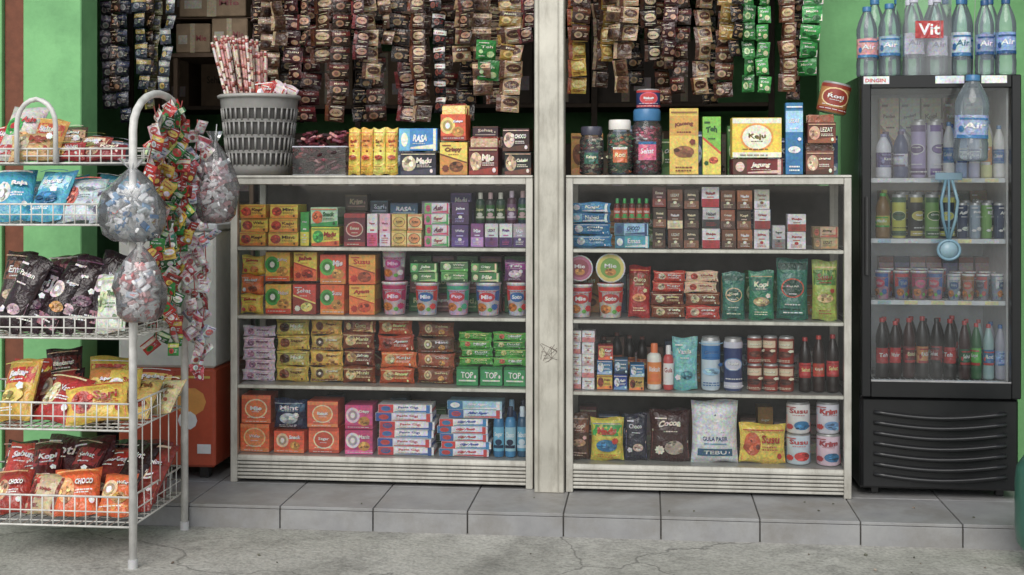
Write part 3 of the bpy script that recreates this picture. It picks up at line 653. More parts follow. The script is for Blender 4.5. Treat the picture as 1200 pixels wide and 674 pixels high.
# ---------------------------------------------------------------- hanging sachet strips
def sachet(mb,w,hh,c,word,var=0,kk=1):
    t=.009; sd=R.uniform(0,9)
    def S(u,v,l):
        b=max(0,(1-abs(2*u-1)**2.5))*max(0,1-abs(2*v-1)**3)
        return((u-.5)*w,-(t*b)-l*.0005-.003*math.sin(u*5+sd+v*4)*b,v*hh)
    nu,nv=5,5
    vs=[S(i/nu,j/nv,0) for j in range(nv+1) for i in range(nu+1)]
    fs=[(j*(nu+1)+i,j*(nu+1)+i+1,(j+1)*(nu+1)+i+1,(j+1)*(nu+1)+i) for j in range(nv) for i in range(nu)]
    mb.add(vs,fs,'film',sh(c[0],kk),True); mb.add([(a,-b_+.0005,d) for a,b_,d in vs],[f[::-1] for f in fs],'film',sh(c[0],.7),True)
    b,s2,ac,tx=[sh(q,kk) for q in c]; e=sh(c[0],.6)
    V=[[('r',.03,.02,.97,.08,e),('r',.0,.62,1,.9,s2),('t',.5,.76,.56,.12,word,tx,.1),('e',.35,.36,.22,.2,ac),('e',.35,.36,.12,.11,sh(ac,.5)),('r',.66,.42,.88,.46,tx),('r',.62,.25,.8,.29,tx),('r',.66,.33,.8,.36,tx)],
       [('r',.03,.02,.97,.08,e),('p',[(0,.1),(1,.1),(1,.5),(0,.3)],s2),('t',.5,.66,.6,.13,word,tx,.1),('e',.7,.28,.2,.16,ac),('r',.1,.84,.6,.88,tx),('e',.2,.42,.1,.1,ac),('r',.1,.18,.4,.21,tx)],
       [('r',.0,.0,.2,1,s2),('e',.6,.58,.34,.24,ac),('t',.6,.58,.42,.11,word,b,.1),('r',.3,.2,.9,.24,tx),('r',.3,.12,.7,.15,tx),('r',.3,.9,.9,.94,tx)]]
    draw(mb,S,V[var],'film')
def strip(px,yb,y,wpx,hpx,cols,word,ztop=2.35,name='sachet_strip',wild=1.0):
    xa=X(px,y); w=(X(px+wpx,y)-xa)*.93; hh=hpx*(y-CY)/F; zb=Zp(px,yb,y)
    n=max(2,int((ztop-zb)/hh)); mb=MB(); c=cols.split() if isinstance(cols,str) else cols; ph=R.uniform(0,6); var=R.randrange(3); lean=R.uniform(-.02,.02)
    yaw=R.uniform(-.25,.25)
    for k in range(n):
        zc=-(k+1)*hh
        sway=math.sin(k*.45+ph)*.011*wild+lean*k*hh
        mb.M=Matrix.Translation((sway+R.uniform(-.003,.003),R.uniform(-.014,.014),zc))@Matrix.Rotation(R.uniform(-.11,.11)*wild,4,'Y')@Matrix.Rotation(yaw+R.uniform(-.55,.55)*wild,4,'Z')@Matrix.Rotation(R.uniform(-.28,.28),4,'X')
        sachet(mb,w,hh*R.uniform(.93,1.02),c,word,var,R.uniform(.65,1.1))
    mb.M=None
    mb.obj(name,(xa+w/2,y,ztop),(0,0,0))
BR=['4a281a 7a4428 c8a880 e8d0a8','38241a 602018 b08060 e0c8a0','5a3c2a b89878 3a2018 e8d8c0','241814 483020 a08050 d8b890','42181c 7a2828 c89878 f0d8c0','6a4c32 d0b088 4a2a1a 4a2010']
GO='a07822 4a2814 d8b860 f0e0b8'; YE_='c8a024 a84c1c e0cc70 702010'; GR='2a8a38 186028 c8e8a0 f0ffd0'
BK='1c1a1c d8d0c8 884434 a02820'; TN='b09068 5b3420 4a2818 f0e0c8'; GY='302c34 6a6470 a09890 c8c0b8'
KW=['Kopi','Mocca','Susu','Cafe','Jahe','Krim','Gula','Latte']
for (px,yb,c) in [(294,152,BR[1]),(326,156,BR[3]),(352,150,BR[4]),(380,158,BR[0]),(408,143,BR[3]),(432,150,BR[1]),(460,144,BR[4]),(484,156,BR[2]),(512,140,BR[1]),(540,146,BR[3]),(570,138,BR[0])]: strip(px,yb,.50,25,20,c,R.choice(KW))
for (px,yb,c,wp) in ((299,118,BR[2],25),(331,108,BR[4],24),(363,86,BR[0],26),(391,132,BR[1],24),(423,100,TN,23),(452,80,BR[3],25),(478,122,BR[0],21),(505,148,BK,16),(528,92,TN,24),(556,112,BR[5],25),(588,92,GO,29),(588,132,TN,29)):
    strip(px,yb,.32 if yb!=118 else .4,wp,20,c,R.choice(KW))
for (px,yb,c,wp) in ((314,70,BR[5],20),(345,58,BR[1],18),(408,74,BR[4],19),(440,60,BR[2],18),(540,66,BR[1],20),(606,64,BR[4],19)): strip(px,yb,.26,wp,18,c,R.choice(KW),wild=1.4)
strip(556,88,.30,27,24,GR,'Teh',ztop=1.80)
for (px,yb,c,wp) in ((118,138,GY,17),(138,152,'181a28 384058 807c78 a8a090',16),(157,118,'28303e a08c48 70787c c8c0a0',17),(176,128,'6a6438 b8a850 484c58 d4d0b0',13),(190,112,'48505a a8a8a0 a89040 ccc',13),(126,120,BR[1],14),(170,100,BR[3],13)):
    strip(px,yb,R.uniform(.33,.42),wp,19,c,'Air')
RB=[(666,112,YE_,24,.3),(695,82,GO,23,.34),(668,60,BR[0],25,.27),(720,128,BR[5],23,.3),(722,66,TN,24,.27),(751,92,'2a1a16 503020 e0c8a0 f0e0c0',21,.36),(778,84,BR[2],12,.3),(790,122,BR[1],20,.32),(812,118,TN,22,.33),(838,62,GO,26,.3),(840,122,BR[0],24,.4),(868,126,GR,16,.3),(887,128,'38a044 207030 e8e8b0 f8ffe0',16,.31),(912,112,'7a4c32 4c2818 d0b080 f0e0c0',22,.3),(941,96,'2a9a40 e8e0d0 186028 e8f8d0',25,.32),(925,118,BR[1],17,.45),(735,120,BR[3],22,.5),(765,128,BR[0],22,.52),(690,118,BR[2],20,.52),(822,130,BR[3],20,.52),(780,70,BR[4],18,.26),(706,54,BR[5],18,.25),(858,76,BR[3],16,.27)]
for (px,yb,c,wp,y) in RB: strip(px,yb,y,wp,20 if wp>15 else 16,c,R.choice(KW))
rod=MB()
for yy in (.26,.32,.40,.5): rod.tube([(-2.2,yy,2.36),(2.05,yy,2.36)],.006,'wire','888')
rod.tube([(-2.2,.26,2.36),(-2.2,.5,2.36)],.006,'wire','888'); rod.tube([(2.05,.26,2.36),(2.05,.5,2.36)],.006,'wire','888'); 
for xx in (-2.0,0.0,2.0): rod.tube([(xx,.4,2.36),(xx,.4,3.0)],.004,'wire','888')
rod.obj('hanging_rail')
sh_=MB()
for z in (.6,1.1,1.6,2.05,2.5): sh_.box(-2.3,1.0,1.4,1.85,z-.02,z,'matte','4a3a2a')
for xx in (-2.3,-1.1,.1,.97): sh_.box(xx,xx+.03,1.385,1.4,0,2.6,'matte','3a2c20')
sh_.obj('storage_shelf')
for z in (1.1,1.6,2.05):
    xx=-2.25
    while xx<.8:
        w=R.uniform(.2,.34); h=R.uniform(.22,.38)
        if xx+w>.96: break
        mb=MB(); c=R.choice(['6a523a','5f4a34','4a3c30','705840','3c322a'])
        mb.box(xx,xx+w-.01,1.45,1.75,z+.001,z+h,'matte',c,.004); mb.box(xx+w*.42,xx+w*.55,1.4485,1.4495,z+.01,z+h-.01,'carton','887860',.0002)
        draw(mb,lambda u,v,l:(xx+u*w,1.4482-l*.0005,z+v*h),[('t',.3,.5,.35,.14,R.choice(WORDS),C('321')),('r',.62,.2,.9,.4,C('988'))],'carton')
        mb.obj('cardboard_box'); xx+=w+R.uniform(0,.06)
for (a,b_,yt_,yb_) in ((206,246,28,62),(248,290,22,60),(210,288,-12,20)):
    y=.75; mb=MB(); xa,xb=X(a,y),X(b_,y); z0,z1=Zp(a,yb_,y),Zp(a,yt_,y)
    mb.box(xa,xb,y,y+.3,z0,z1,'matte','8c7458',.004); draw(mb,lambda u,v,l:(xa+u*(xb-xa),y-.0005-l*.0005,z0+v*(z1-z0)),[('r',.42,0,.56,1,C('a89878')),('r',.08,.3,.34,.6,C('b0a898')),('t',.75,.5,.3,.2,'Mie',C('833'))],'carton'); mb.obj('cardboard_box')
mb=MB(); z=Zp(248,62,.75); mb.box(X(200,.75),X(300,.75),.74,1.1,z-.02,z-.001,'matte','5a4430'); 
for xx in (X(203,.75),X(297,.75)-.02): mb.box(xx,xx+.02,.75,.78,-.001,z-.021,'matte','5a4430')
z2=Zp(248,21,.75); mb.box(X(200,.75),X(300,.75),.76,1.1,z2-.002,z2+.002,'matte','5a4430',.0005); mb.obj('storage_shelf')
# ---------------------------------------------------------------- drinks fridge
def fridge():
    root=empty('drinks_fridge'); x0,x1=X(1009),X(1196); y0,y1=0.0,.52; zt=Zp(1100,87); K='111214'
    bz=Zp(1100,466)
    b=MB(); t=.03
    b.box(x0,x0+t,y0+.035,y1,.03,zt,'black',K,.004); b.box(x1-t,x1,y0+.035,y1,.03,zt,'black',K,.004)
    b.box(x0+t,x1-t,y0+.035,y1,zt-.04,zt-.001,'black',K); b.box(x0+t,x1-t,y1-.03,y1-.001,.03,zt-.04,'black',K)
    b.box(x0+t,x1-t,y0+.05,y1-.03,.03,bz+.02,'black',K)
    b.box(x0+t+.001,x0+t+.008,y0+.05,y1-.031,bz+.021,zt-.042,'plas','eef0f2',.001);b.box(x1-t-.008,x1-t-.001,y0+.05,y1-.031,bz+.021,zt-.042,'plas','eef0f2',.001)
    b.box(x0+t+.009,x1-t-.009,y1-.14,y1-.031,bz+.021,zt-.042,'plas','d8dce0',.001)
    b.box(x0+t+.009,x1-t-.009,y0+.06,y1-.15,zt-.05,zt-.042,'plas','eee',.001)
    for xx in (x0+.05,x1-.07):
        for yy in (.08,.4): b.box(xx,xx+.03,yy,yy+.03,.0,.03,'black','222')
    b.obj('cabinet',parent=root)
    g=MB()
    g.box(x0+.004,x1-.004,y0+.012,y0+.034,.035,bz-.006,'black','141517',.008)
    n=7; za=.09; zz=bz-.06
    for i in range(n):
        z=za+(zz-za)*i/(n-1); pts=[]
        for k in range(13):
            u=k/12; pts.append((x0+.05+(x1-x0-.1)*u,y0+.008-.008*math.sin(math.pi*u),z-.02*math.sin(math.pi*u)))
        g.tube(pts,.009,'black','17181a',8)
    g.obj('lower_grille',parent=root)
    d=MB(); fw=.036; ya,yb=y0-.012,y0+.03
    d.box(x0,x0+fw,ya,yb,bz,zt-.004,'black',K,.004); d.box(x1-fw,x1,ya,yb,bz,zt-.004,'black',K,.004)
    zf=Zp(1100,103); zg=Zp(1100,448)
    d.box(x0+fw,x1-fw,ya,yb,zf,zt-.004,'black',K,.002); d.box(x0+fw,x1-fw,ya,yb,bz,zg,'black',K,.002)
    d.box(x0+fw,x1-fw,ya+.002,ya+.006,zg,zg+.006,'alu','aaa',.001); d.box(x0+.012,x0+.024,ya-.02,ya-.001,.85,1.15,'plas','333',.003)
    for (p,q,c) in ((1012,1042,'e8e8ea'),(1096,1130,'dfe6ee'),(1150,1180,'e8e8ea')):
        d.box(X(p,ya),X(q,ya),ya-.002,ya-.0003,Zp(1100,98,ya),Zp(1100,89,ya),'carton',c,.0005)
    v,f,_=glyph('DINGIN'); xa_=X(1014,ya); d.add([(xa_+a*.075,ya-.0028,Zp(1100,96,ya)+b_*.014) for a,b_ in v],f,'carton','c33')
    d.obj('door_frame',parent=root)
    gl=MB(); gl.add([(x0+fw,y0+.01,zg),(x1-fw,y0+.01,zg),(x1-fw,y0+.01,zf),(x0+fw,y0+.01,zf)],[(0,1,2,3)],'fridgeglass','fff'); gl.obj('door_glass',parent=root)
    s=MB(); zs=[Zp(1100,p,.06) for p in (210,281,353,446)]
    for z in zs:
        for yy in (.055,.2,.36): s.tube([(x0+t+.01,yy,z-.004),(x1-t-.01,yy,z-.004)],.004,'wire','eee')
        for k in range(26):
            xx=x0+t+.015+(x1-x0-2*t-.03)*k/25; s.tube([(xx,.052,z-.001),(xx,.37,z-.001)],.0016,'wire','eee',4)
        s.box(x0+t+.012,x1-t-.012,.046,.050,z-.014,z+.004,'plas','d8dce0',.001)
        for k in range(5):
            xx=x0+.07+k*.1; s.box(xx,xx+.05,.0445,.0459,z-.012,z+.002,'carton',R.choice(['e8e0a0','e8e8e8','a8c8d8']),.0003)
    s.obj('wire_shelves',parent=root)
    return zs
zs=fridge(); f1,f2,f3,f4=[z+.002 for z in zs]; fy=.06
def drinks(z,name,kind,x0,x1,yt,n,cols,style='A'):
    I(z,name,kind,x0,yt,x1,n,1,cols,style,None,y=fy,d=.07,rz=.6); 
    I(z,name,kind,x0+3,yt-3,x1+2,n,1,cols[1:]+cols[:1],style,None,y=fy+.12,d=.07,rz=.6)
drinks(f1,'drink_bottle','bottle',1027,1068,150,2,['dde 548 88b fff','347 ccd 536 fff'])
drinks(f1,'drink_can','can',1069,1106,142,2,['a9c 537 eef fff','ccd 649 337 fff'],'D')
drinks(f1,'drink_bottle','bottle',1107,1180,140,5,['eef 37b 69c fff','9be eee 25a 247','cce 649 eee fff','dd9 c84 eee fff'])
I(0,'drink_carton','carton',1030,112,1180,6,1,['dca c84 a86 743','bcb 9ab 789 456','bb9 c73 a83 543','a98 643 dcb eee'],'C',y=.3,d=.05,yb=207)
I(0,'drink_carton','carton',1030,222,1180,7,1,['987 654 a98 ddd','565 343 9a8 ccc','a97 b73 764 eee'],'C',y=.3,d=.05,yb=279)
I(0,'drink_carton','carton',1030,300,1180,8,1,['a88 843 cba eee','779 345 aab ddd','baa 954 876 eee'],'D',y=.3,d=.05,yb=351)
drinks(f2,'juice_bottle','bottle',1027,1046,224,1,['863 bb4 3a3 fff','ab4 5a3 dd4 fff'])
drinks(f2,'drink_can','can',1047,1122,228,4,['cc4 464 dda 343','333 ba4 cc5 eee','7a5 363 eea fff','345 dd6 9ab fff'],'D')
drinks(f2,'drink_can','can',1123,1180,238,4,['346 9bc ded fff','9ab 357 eee fff','7a5 363 eea fff'],'C')
drinks(f3,'drink_cup','cup',1027,1110,318,4,['b9a c35 36a c22','99a 36a c44 247','a88 d58 a35 a22'])
drinks(f3,'drink_cup','cup',1111,1180,322,4,['9ab 258 ccc fff','ca9 c54 963 833','889 445 b44 eee'])
drinks(f4,'soda_bottle','bottle',1027,1124,371,6,['160a08 b22 b22 fff','24100c c33 c33 fff','3a100c 733 b33 eda','1c0e0a c84 a22 eee','140a08 8a2020 222 ddd'])
drinks(f4,'soda_bottle','bottle',1125,1182,375,4,['3a1010 264 b33 fff','2a6a3a 5b4 c33 fff','9bb 37a c44 fff','aab 9be 37b 247'])
zt=Zp(1100,87)
for (a,b_,t,c) in ((1004,1032,4,'9cd d99 37a fff'),(1031,1059,0,'9cd 9bc 37a fff'),(1116,1143,-6,'9cd cde 37a 478'),(1144,1170,-4,'9cd 89b 258 fff'),(1169,1196,-6,'9cd 8ad 258 fff')):
    I(zt,'water_bottle','clear',a,t,b_,1,1,c,'A','Air',y=.08,d=.1)
for (a,b_,c) in ((1014,1042,'9cd d99 37a fff'),(1042,1068,'9cd 9bd 37a fff'),(1120,1146,'9cd 89b 258 fff'),(1150,1176,'9cd 8ad 258 fff'),(1085,1112,'9cd 89b 258 fff')):
    I(zt,'water_bottle','clear',a,-6,b_,1,1,c,'A','Air',y=.22,d=.1)
def pack():
    y=.07; xa,xb=X(1060,y),X(1115,y); h=.32; d=.16; w=xb-xa; mb=MB()
    S=lambda u,v,l:(xa+u*w,y-.004-l*.0006-.004*math.sin(u*math.pi*2)**2,zt+v*h)
    mb.add([S(i/8,j/4,0) for j in range(5) for i in range(9)],[(j*9+i,j*9+i+1,(j+1)*9+i+1,(j+1)*9+i) for j in range(4) for i in range(8)],'clearfilm','fff',True)
    draw(mb,S,[('r',.22,.45,.82,.66,C('b83434')),('t',.52,.56,.46,.14,'Vit',C('fff'))],'film')
    for sx in (xa,xb): mb.add([(sx,y,zt),(sx,y+d,zt),(sx,y+d,zt+h),(sx,y,zt+h)],[(0,1,2,3)],'clearfilm','fff')
    mb.obj('water_bottle_pack')
    for i in range(2):
        for j in range(2):
            k_bottle(w/2*.93,h*.99,.08,'9cd ccd ccd 99a','A','Air','petblue').obj('water_bottle',(xa+w*(.25+.5*i),y+.045+j*.08,zt+.001))
pack()
hb=k_bottle(.125,.33,.1,'9cd 9ac 37a eee','A','Air','petblue')
hb.tube([(0,0,.31),(0,0,1.2)],.0012,'wire','bbb',4)
hb.obj('hanging_water_bottle',(X(1137,-.08),-.08,Zp(1137,189,-.08)),(0,.03,0))
ld=MB(); xk=X(1112,-.03); z0=Zp(1112,208,-.03); z1=Zp(1112,290,-.03)
ld.box(xk-.05,xk+.05,-.03,-.026,z0-.01,z0+.018,'plas','6a8a9a',.002)
for (dx,r_) in ((-.018,.006),(.02,.006),(.0,.005)):
    ld.tube([(xk+dx*.6,-.028,z0-.01),(xk+dx*1.6,-.032,z0-.09),(xk+dx*1.2,-.03,z0-.16),(xk,-.028,z1+.02)],r_,'plas',R.choice(['5a8294','6a8e9c']),6)
pts=[(xk+.04*math.cos(a*math.pi/10),-.03,z1-.01+.036*math.sin(a*math.pi/10)) for a in range(20)]
ld.tube(pts,.006,'plas','6a92a4',6,True)
ld.M=Matrix.Translation((xk,-.03,z1-.01))@Matrix.Rotation(math.radians(90),4,'X'); ld.lathe([(.0,-.003),(.032,-.003),(.032,.003),(0,.003)],'plas','80a0ac',20); ld.M=None
ld.obj('hanging_lanyard')
# ---------------------------------------------------------------- ice cream freezer behind rack
fz=MB(); a0,a1=X(150,.12),X(267,.12)-.02
zt2=Zp(245,262,.02); zo=Zp(245,432,.02)
fz.box(a0,a1,.02,.5,.05,zo,'plas','b8441c',.01); fz.box(a0,a1,.02,.5,zo+.001,zt2-.03,'plas','c8c8c0',.01)
fz.box(a0-.01,a1+.01,.01,.51,zt2-.029,zt2,'plas','b8bcc0',.006); fz.box(a0+.04,a1-.04,.06,.46,zt2+.001,zt2+.006,'black','223')
for xx in (a0+.04,a1-.08): fz.box(xx,xx+.04,.06,.1,.0,.05,'black','222')
draw(fz,lambda u,v,l:(a0+u*(a1-a0),.0195-l*.0005,.05+v*.95),[('e',.75,.28,.16,.06,C('d89030')),('e',.72,.2,.1,.04,C('ddd')),('r',.05,.38,.95,.39,C('d0b040')),('r',.82,.06,.96,.1,C('ddd'))],'plas')
fz.obj('ice_cream_freezer')
# ---------------------------------------------------------------- wire snack rack
RXP=-1.332; RXL=-2.08; RF,RB_=-.88,-.40; WC='dcdad2'
def rack():
    root=empty('wire_snack_rack'); p=MB()
    for xx in (RXP,RXL):
        pts=[(xx,RF,GZ),(xx,RF,1.38)]
        for k in range(1,12):
            a=math.pi*k/12; pts.append((xx,(RF+RB_)/2-math.cos(a)*(RB_-RF)/2,1.38+math.sin(a)*.135))
        pts+=[(xx,RB_,1.38),(xx,RB_,GZ)]
        p.tube(pts,.0135,'wire','dddbd6',10)
        for yy in (RF,RB_): p.lathe([(.017,GZ),(.017,GZ+.03)],'plas','bbb',10,cx=xx,cy=yy)
    xh=-1.72; pts=[(xh+.07*math.cos(math.pi*k/10),RF+.1,1.40+.09*math.sin(math.pi*k/10)) for k in range(11)]
    p.tube([(pts[0][0],RF+.1,1.27)]+pts+[(pts[-1][0],RF+.1,1.27)],.009,'wire','dddbd6',8)
    p.obj('posts',parent=root)
    b=MB()
    for ti,(z,h) in enumerate(((1.27,.05),(1.06,.07),(.68,.07),(.372,.09),(.05,.10))):
        ya=RF+(.0 if ti else .12); r=.0026
        for zz in (z,z+h*.5,z+h):
            rr=.0038 if zz!=z+h*.5 else r
            b.tube([(RXL+.01,ya,zz),(RXP-.01,ya,zz),(RXP-.01,RB_,zz),(RXL+.01,RB_,zz)],rr,'wire',WC,6,True)
        n=19
        for k in range(n+1):
            xx=RXL+.012+(RXP-RXL-.024)*k/n
            b.tube([(xx,ya,z+h),(xx,ya-.001,z),(xx,RB_,z),(xx,RB_+.001,z+h)],r,'wire',WC,4)
        for k in range(9):
            yy=ya+(RB_-ya)*k/8
            b.tube([(RXP-.01,yy,z+h),(RXP-.009,yy,z),(RXL+.01,yy,z)],r,'wire',WC,4)
    for k in range(7):
        yy=RF+(RB_-RF)*k/6; b.tube([(RXP,yy,.15),(RXP,yy,.46)],.0022,'wire',WC,4)
    b.obj('baskets',parent=root)
rack()
def RBAG(z,x0,yt,x1,cols,style='A',word=None,y=-.80,lean=-.45,ry=0,name='snack_bag',t=.05,rz=0):
    xa,xb=X(x0,y),X(x1,y); h=(Zp((x0+x1)/2,yt,y)-z)/max(.3,math.cos(lean)); w=xb-xa
    k_bag(w,h,t,cols,style,word).obj(name,((xa+xb)/2,y+.01,z+.006),(lean+R.uniform(-.12,.12),ry+R.uniform(-.14,.14),rz+R.uniform(-.3,.3)))
t0,t1,t2,t3,t4=1.274,1.064,.684,.376,.054
RBAG(t0,-10,122,34,'c8c4bc b33 3a4 b22','G',y=-.70); RBAG(t0,28,140,68,'d9a03c c84828 f0c060 fff','A',y=-.70,lean=-.3); RBAG(t0,60,170,98,'b83838 e8b8a0 e8c060 fff','B',y=-.68); RBAG(t0,92,174,145,'8a2028 d85848 c89878 f0d8c0','B',y=-.66,lean=-.8); RBAG(t0,-8,150,30,'c83028 f0c030 883018 fff','C',y=-.60)
RBAG(t0,60,150,100,'5a4a3a c8a078 d8c8b0 fff','A',y=-.50); RBAG(t0,100,165,150,'3a3a44 788898 c8c8d0 fff','A',y=-.48); RBAG(t0,10,160,60,'d8b070 c86838 e8d8b0 a43','B',y=-.76,lean=-.7)
RBAG(t0,40,165,80,'c8a060 b84830 e8d8b0 fff','C',y=-.58,lean=-.5); RBAG(t0,84,160,122,'a04038 e8c8a0 883 fff','A',y=-.56,lean=-.5)
RBAG(t1,-12,198,34,'38a8c8 88d0e0 e8e8e0 fff','B',lean=-.5); RBAG(t1,26,202,72,'48b0d0 a8dce8 2878a8 fff','A',lean=-.55); RBAG(t1,64,212,112,'c8d4dc a8b8c0 d86858 788','B',lean=-.7); RBAG(t1,104,222,150,'b8c4c8 e8ecf0 c84838 556','C',lean=-.6)
for k in range(5): RBAG(t1,-8+k*34,204+R.randint(0,12),30+k*34,R.choice(['889aa0 c8d0d4 d88858 fff','38a8c8 88d0e0 e8e8e0 fff','c8b890 a87848 eee 643']),'A',y=-.62)
for k in range(6): RBAG(t2,-14+k*21,300+R.randint(0,10),22+k*21,['2c1a1e 885a70 c8a8b0 f0e0e0','38202a d8c8cc 684058 fff','241418 a87080 e0d0d0 fff'][k%3],'CAG'[k%3],y=-.80+.012*k,ry=.28,lean=-.35,name='chocolate_snack_bag')
RBAG(t2,106,322,148,'e0e4d8 58a848 c8d8a0 386828','B','Trees',lean=-.2,ry=-.1)
for k in range(7): RBAG(t2,-10+k*24,300+R.randint(0,14),24+k*24,R.choice(['3a2420 885038 c8a888 fff','582830 a85868 e0c8c8 fff','2a2a34 586078 c8c8d8 fff']),'A',y=-.60)
RBAG(t3,-10,430,38,'d8a828 c83020 f0d060 fff','A',lean=-.5); RBAG(t3,30,452,84,'b82c28 e8a838 f0d8a0 fff','B',lean=-.8); RBAG(t3,60,440,98,'281a1c 883030 c8a890 f0e0d0','A',y=-.66,lean=-.5)
RBAG(t3,78,458,148,'e0b82c e87828 b83020 a82018','B',lean=-.6); RBAG(t3,140,452,172,'c8a850 e8d8a8 883820 742','C',lean=-.9,y=-.74); RBAG(t3,168,455,200,'d8c890 c8542c e8e0c0 842','B',lean=-.9,y=-.62)
RBAG(t3,56,412,96,'3a1e1c 783028 d8b088 fec','A',y=-.52,lean=-.3); RBAG(t3,100,425,150,'e0c030 c84020 fff 932','A',y=-.54,lean=-.4); RBAG(t3,10,428,56,'c83828 fc3 fff fff','A',y=-.56); RBAG(t3,150,440,196,'a83828 e8c060 fff fff','A',y=-.54,lean=-.6)
for k in range(5): RBAG(t3,0+k*30,442+R.randint(0,10),40+k*30,R.choice(['c87828 a83020 ec6 fff','983028 e8a848 eca fff','d8b838 c83828 fff a22']),R.choice('ACG'),y=-.72,lean=-.7)
for k,(a,b_,yt_,c) in enumerate(((-12,30,560,'a83020 702018 d8a070 fff'),(22,66,566,'c8b088 b83828 883020 a22'),(62,114,558,'e8641c b83018 f0a860 fff'),(110,150,564,'d8601c f09030 f0c890 fff'))): RBAG(t4,a,yt_,b_,c,'BFBG'[k],lean=-.6)
for k,(a,b_,yt_,c) in enumerate(((-10,34,530,'c83828 782018 eca fff'),(24,88,522,'4a1e20 882828 c89070 fdc'),(80,130,526,'581c24 a83838 e0a888 fff'),(120,160,536,'c8281c 882018 e8a070 fff'),(152,182,540,'a02420 d84838 f0c8a0 fff'))): RBAG(t4,a,yt_,b_,c,'C',y=-.62,lean=-.6)
for k in range(6): RBAG(t4,0+k*28,540,36+k*28,R.choice(['883028 b85838 eca fff','5a2020 a83838 eca fff','301818 a83838 c98 fff']),R.choice('ABC'),y=-.72,lean=-.9)
for k in range(6): RBAG(t4,-6+k*32,522,34+k*32,R.choice(['883028 b85838 eca fff','4a2020 a83838 eca fff','301818 a83838 c98 fff']),'A',y=-.5,lean=-.3)
def garland(px,ytop,yb,y,wpx,pal,seed,amp=6,name='candy_garland'):
    mb=MB(); z0,z1=Zp(px,ytop,y),Zp(px,yb,y); hh=.052; n=int((z0-z1)/(hh*.62))
    for k in range(n):
        t=k/n; z=z0-(z0-z1)*t-hh; off=math.sin(t*7+seed)*.0028*amp+math.sin(t*17+seed*2)*.004
        w=wpx*.003*R.uniform(.8,1.2)
        mb.M=Matrix.Translation((off+R.uniform(-.012,.012),R.uniform(-.03,.03),z-z0))@Matrix.Rotation(R.uniform(-.8,.8),4,'Y')@Matrix.Rotation(R.uniform(-1.1,1.1),4,'Z')@Matrix.Rotation(R.uniform(-.4,.4),4,'X')
        sachet(mb,w,hh*R.uniform(.8,1.15),R.choice(pal).split(),R.choice(KW),R.randrange(3),R.uniform(.7,1.1))
    mb.M=None; mb.tube([(math.sin(t/12*7+seed)*.0028*amp,.0,-(z0-z1)*t/12) for t in range(13)],.002,'wire','a33',4)
    mb.obj(name,(X(px,y),y,z0))
PA=['c42c24 e8d8c0 2a8a38 fff','2a8a3a d8d850 c83028 fff','e0b830 c83020 fff a22','c83028 e8c040 fff fff','d8d4cc c83838 3a9 a22','286838 c8e0b0 fff fff','a82820 702018 e8c040 fff']
PB=['d8cccc c86878 eee a33','ccb8bc b84858 fff 933','dedad4 d8a8b0 a44 a33','c84858 eee fff fff','c8c8d0 889 c66 447']
garland(182,122,300,-.66,17,PA,1.0); garland(196,116,372,-.60,17,PA,2.3); garland(188,150,405,-.56,18,PA,4.1); garland(208,122,395,-.52,16,PA,5.3)
garland(178,124,250,-.72,15,PA[3:]+PB,.4); garland(214,118,300,-.50,15,PA,3.2)
garland(228,140,440,-.44,16,PB,1.7,4); garland(238,170,430,-.42,14,PB,3.9,4); garland(206,200,410,-.50,14,PA,6.0)
def candybag(px,yt,pxb,yb,y,cols,n=90,name='hanging_candy_bag'):
    xa,xb=X(px,y),X(pxb,y); r=(xb-xa)/2; zt_,zb_=Zp(px,yt,y),Zp(px,yb,y); h=zt_-zb_; mb=MB(); seed=R.uniform(0,9)
    prof=[(.05,0),(.6,.02),(.86,.1),(.98,.25),(1,.42),(.85,.6),(.6,.75),(.3,.86),(.12,.92),(.40,1.04)]
    vs=[];fs=[];nn=28
    for (a,b_) in prof:
        for j in range(nn):
            an=2*math.pi*j/nn; q=a*r*(1+.12*math.sin(j*2.6+seed+b_*5)+.2*noise.noise(Vector((math.cos(an)*1.6,b_*5+math.sin(an),seed)))); vs.append((q*math.cos(an),q*math.sin(an)*.75,b_*h))
    for i in range(len(prof)-1):
        for j in range(nn): fs.append((i*nn+j,i*nn+(j+1)%nn,(i+1)*nn+(j+1)%nn,(i+1)*nn+j))
    mb.add(vs,fs,'clearfilm','fff',True)
    for i in range(n):
        t=.04+.66*i/n; env=(.6+t*2 if t<.15 else .9 if t<.5 else .9-(t-.5)*1.3)
        a=R.uniform(0,6.3); q=(R.random()**.4)*r*env*.85
        mb.M=Matrix.Translation((q*math.cos(a),q*math.sin(a)*.7,t*h))@Matrix.Rotation(R.uniform(-1.5,1.5),4,'Z')@Matrix.Rotation(R.uniform(-1,1),4,'X')@Matrix.Rotation(R.uniform(-1,1),4,'Y')
        k=R.uniform(.012,.02); mb.box(-k,k,-k*.25,k*.25,-k*.55,k*.55,'plas',R.choice(cols),.003)
    mb.M=None
    mb.tube([(0,0,h*.9),(0,.01,h*1.0),(0,.02,h*1.12)],.0018,'wire','ccc',4)
    mb.obj(name,((xa+xb)/2,y,zb_))
candybag(120,190,190,284,-.90,['fff','fff','eee','8ab4d8','d8e4f0','5a8cc0','fff','f0f4f8'],170); candybag(136,280,192,378,-.92,['fff','f8f4f0','e08080','fff','b8c8d8','fff','e8b8b8'],170)
candybag(226,158,278,262,-.40,['f8f4f0','e8c8d0','fff','d89898','fff','fff'],160)
db=MB()
for i in range(34):
    lump(db,R.uniform(-1.4,2),R.uniform(-1.3,-.45),GZ+.003,R.uniform(.003,.009),R.choice(['665','443','a98','765']),'matte')
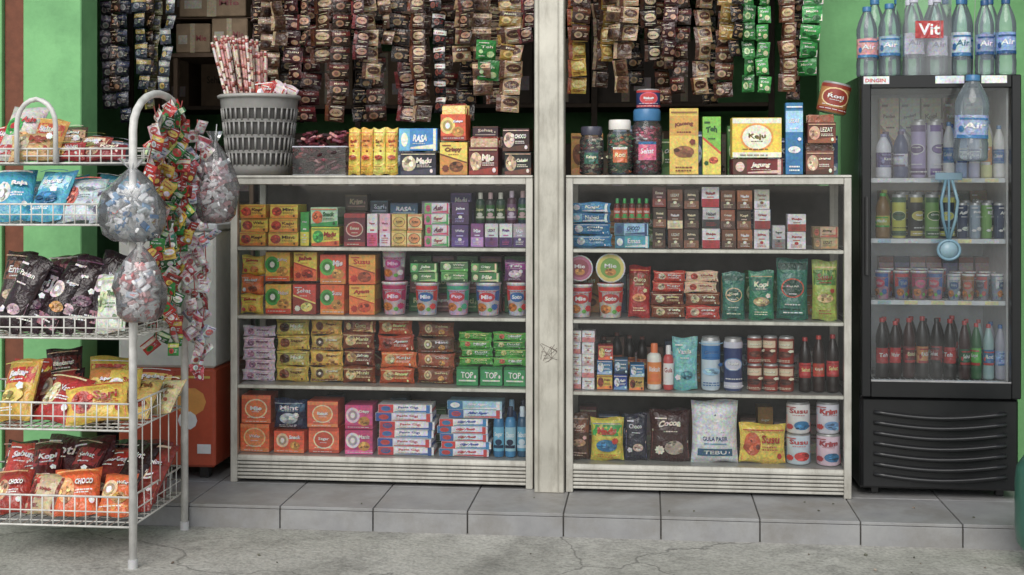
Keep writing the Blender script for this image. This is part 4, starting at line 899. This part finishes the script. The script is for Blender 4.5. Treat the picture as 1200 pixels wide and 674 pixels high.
for i in range(9):
    lump(db,R.uniform(-1.0,2),R.uniform(-.3,-.1),.003,R.uniform(.003,.006),R.choice(['665','443','765']),'matte')
db.obj('dry_leaf_litter')
gc=MB(); gr='2a6a58'
gc.lathe([(.09,.0),(.12,.0),(.12,.04),(.115,.045),(.15,.09),(.155,.14),(.155,.3),(.15,.34),(.11,.4),(.05,.43),(.03,.435),(.03,.46)],'plas',gr,28)
for k in range(3):
    a=k*2.09; gc.tube([(.09*math.cos(a),.09*math.sin(a),.40),(.1*math.cos(a),.1*math.sin(a),.50)],.012,'plas',gr,6)
gc.tube([(.1*math.cos(a*.3142),.1*math.sin(a*.3142),.505) for a in range(20)],.012,'plas',gr,6,True)
gc.lathe([(.02,.46),(.025,.47),(.025,.49),(.01,.5)],'alu','b98',12)
gc.obj('gas_cylinder',(X(1191,-.6)+.155,-.6,GZ))
# ---------------------------------------------------------------- light
w=bpy.data.worlds.new('World'); sc.world=w; w.use_nodes=True; nt=w.node_tree; bg=nt.nodes['Background']
sky=nt.nodes.new('ShaderNodeTexSky'); sky.sky_type='NISHITA'; sky.sun_disc=False
EL,AZ=math.radians(40),math.radians(190)
sky.sun_elevation=EL; sky.sun_rotation=AZ
hs=nt.nodes.new('ShaderNodeHueSaturation'); hs.inputs['Saturation'].default_value=.35
nt.links.new(sky.outputs[0],hs.inputs['Color']); nt.links.new(hs.outputs[0],bg.inputs[0]); bg.inputs[1].default_value=.15
sl=bpy.data.lights.new('sun','SUN'); sl.energy=2.1; sl.angle=math.radians(45); sl.color=(1,.96,.90)
so=bpy.data.objects.new('sun',sl); sc.collection.objects.link(so)
dirv=Vector((math.sin(AZ)*math.cos(EL),math.cos(AZ)*math.cos(EL),math.sin(EL)))
so.rotation_euler=dirv.to_track_quat('Z','Y').to_euler(); so.location=(0,-4,6)
cam=bpy.data.cameras.new('camera'); co=bpy.data.objects.new('camera',cam); sc.collection.objects.link(co)
co.location=(CX,CY,CZ); co.rotation_euler=(math.radians(90),0,TH)
cam.lens=45; cam.sensor_width=36; cam.shift_y=-122/1200; cam.clip_end=1000; cam.clip_start=.05
sc.camera=co
sc.view_settings.view_transform='Standard'
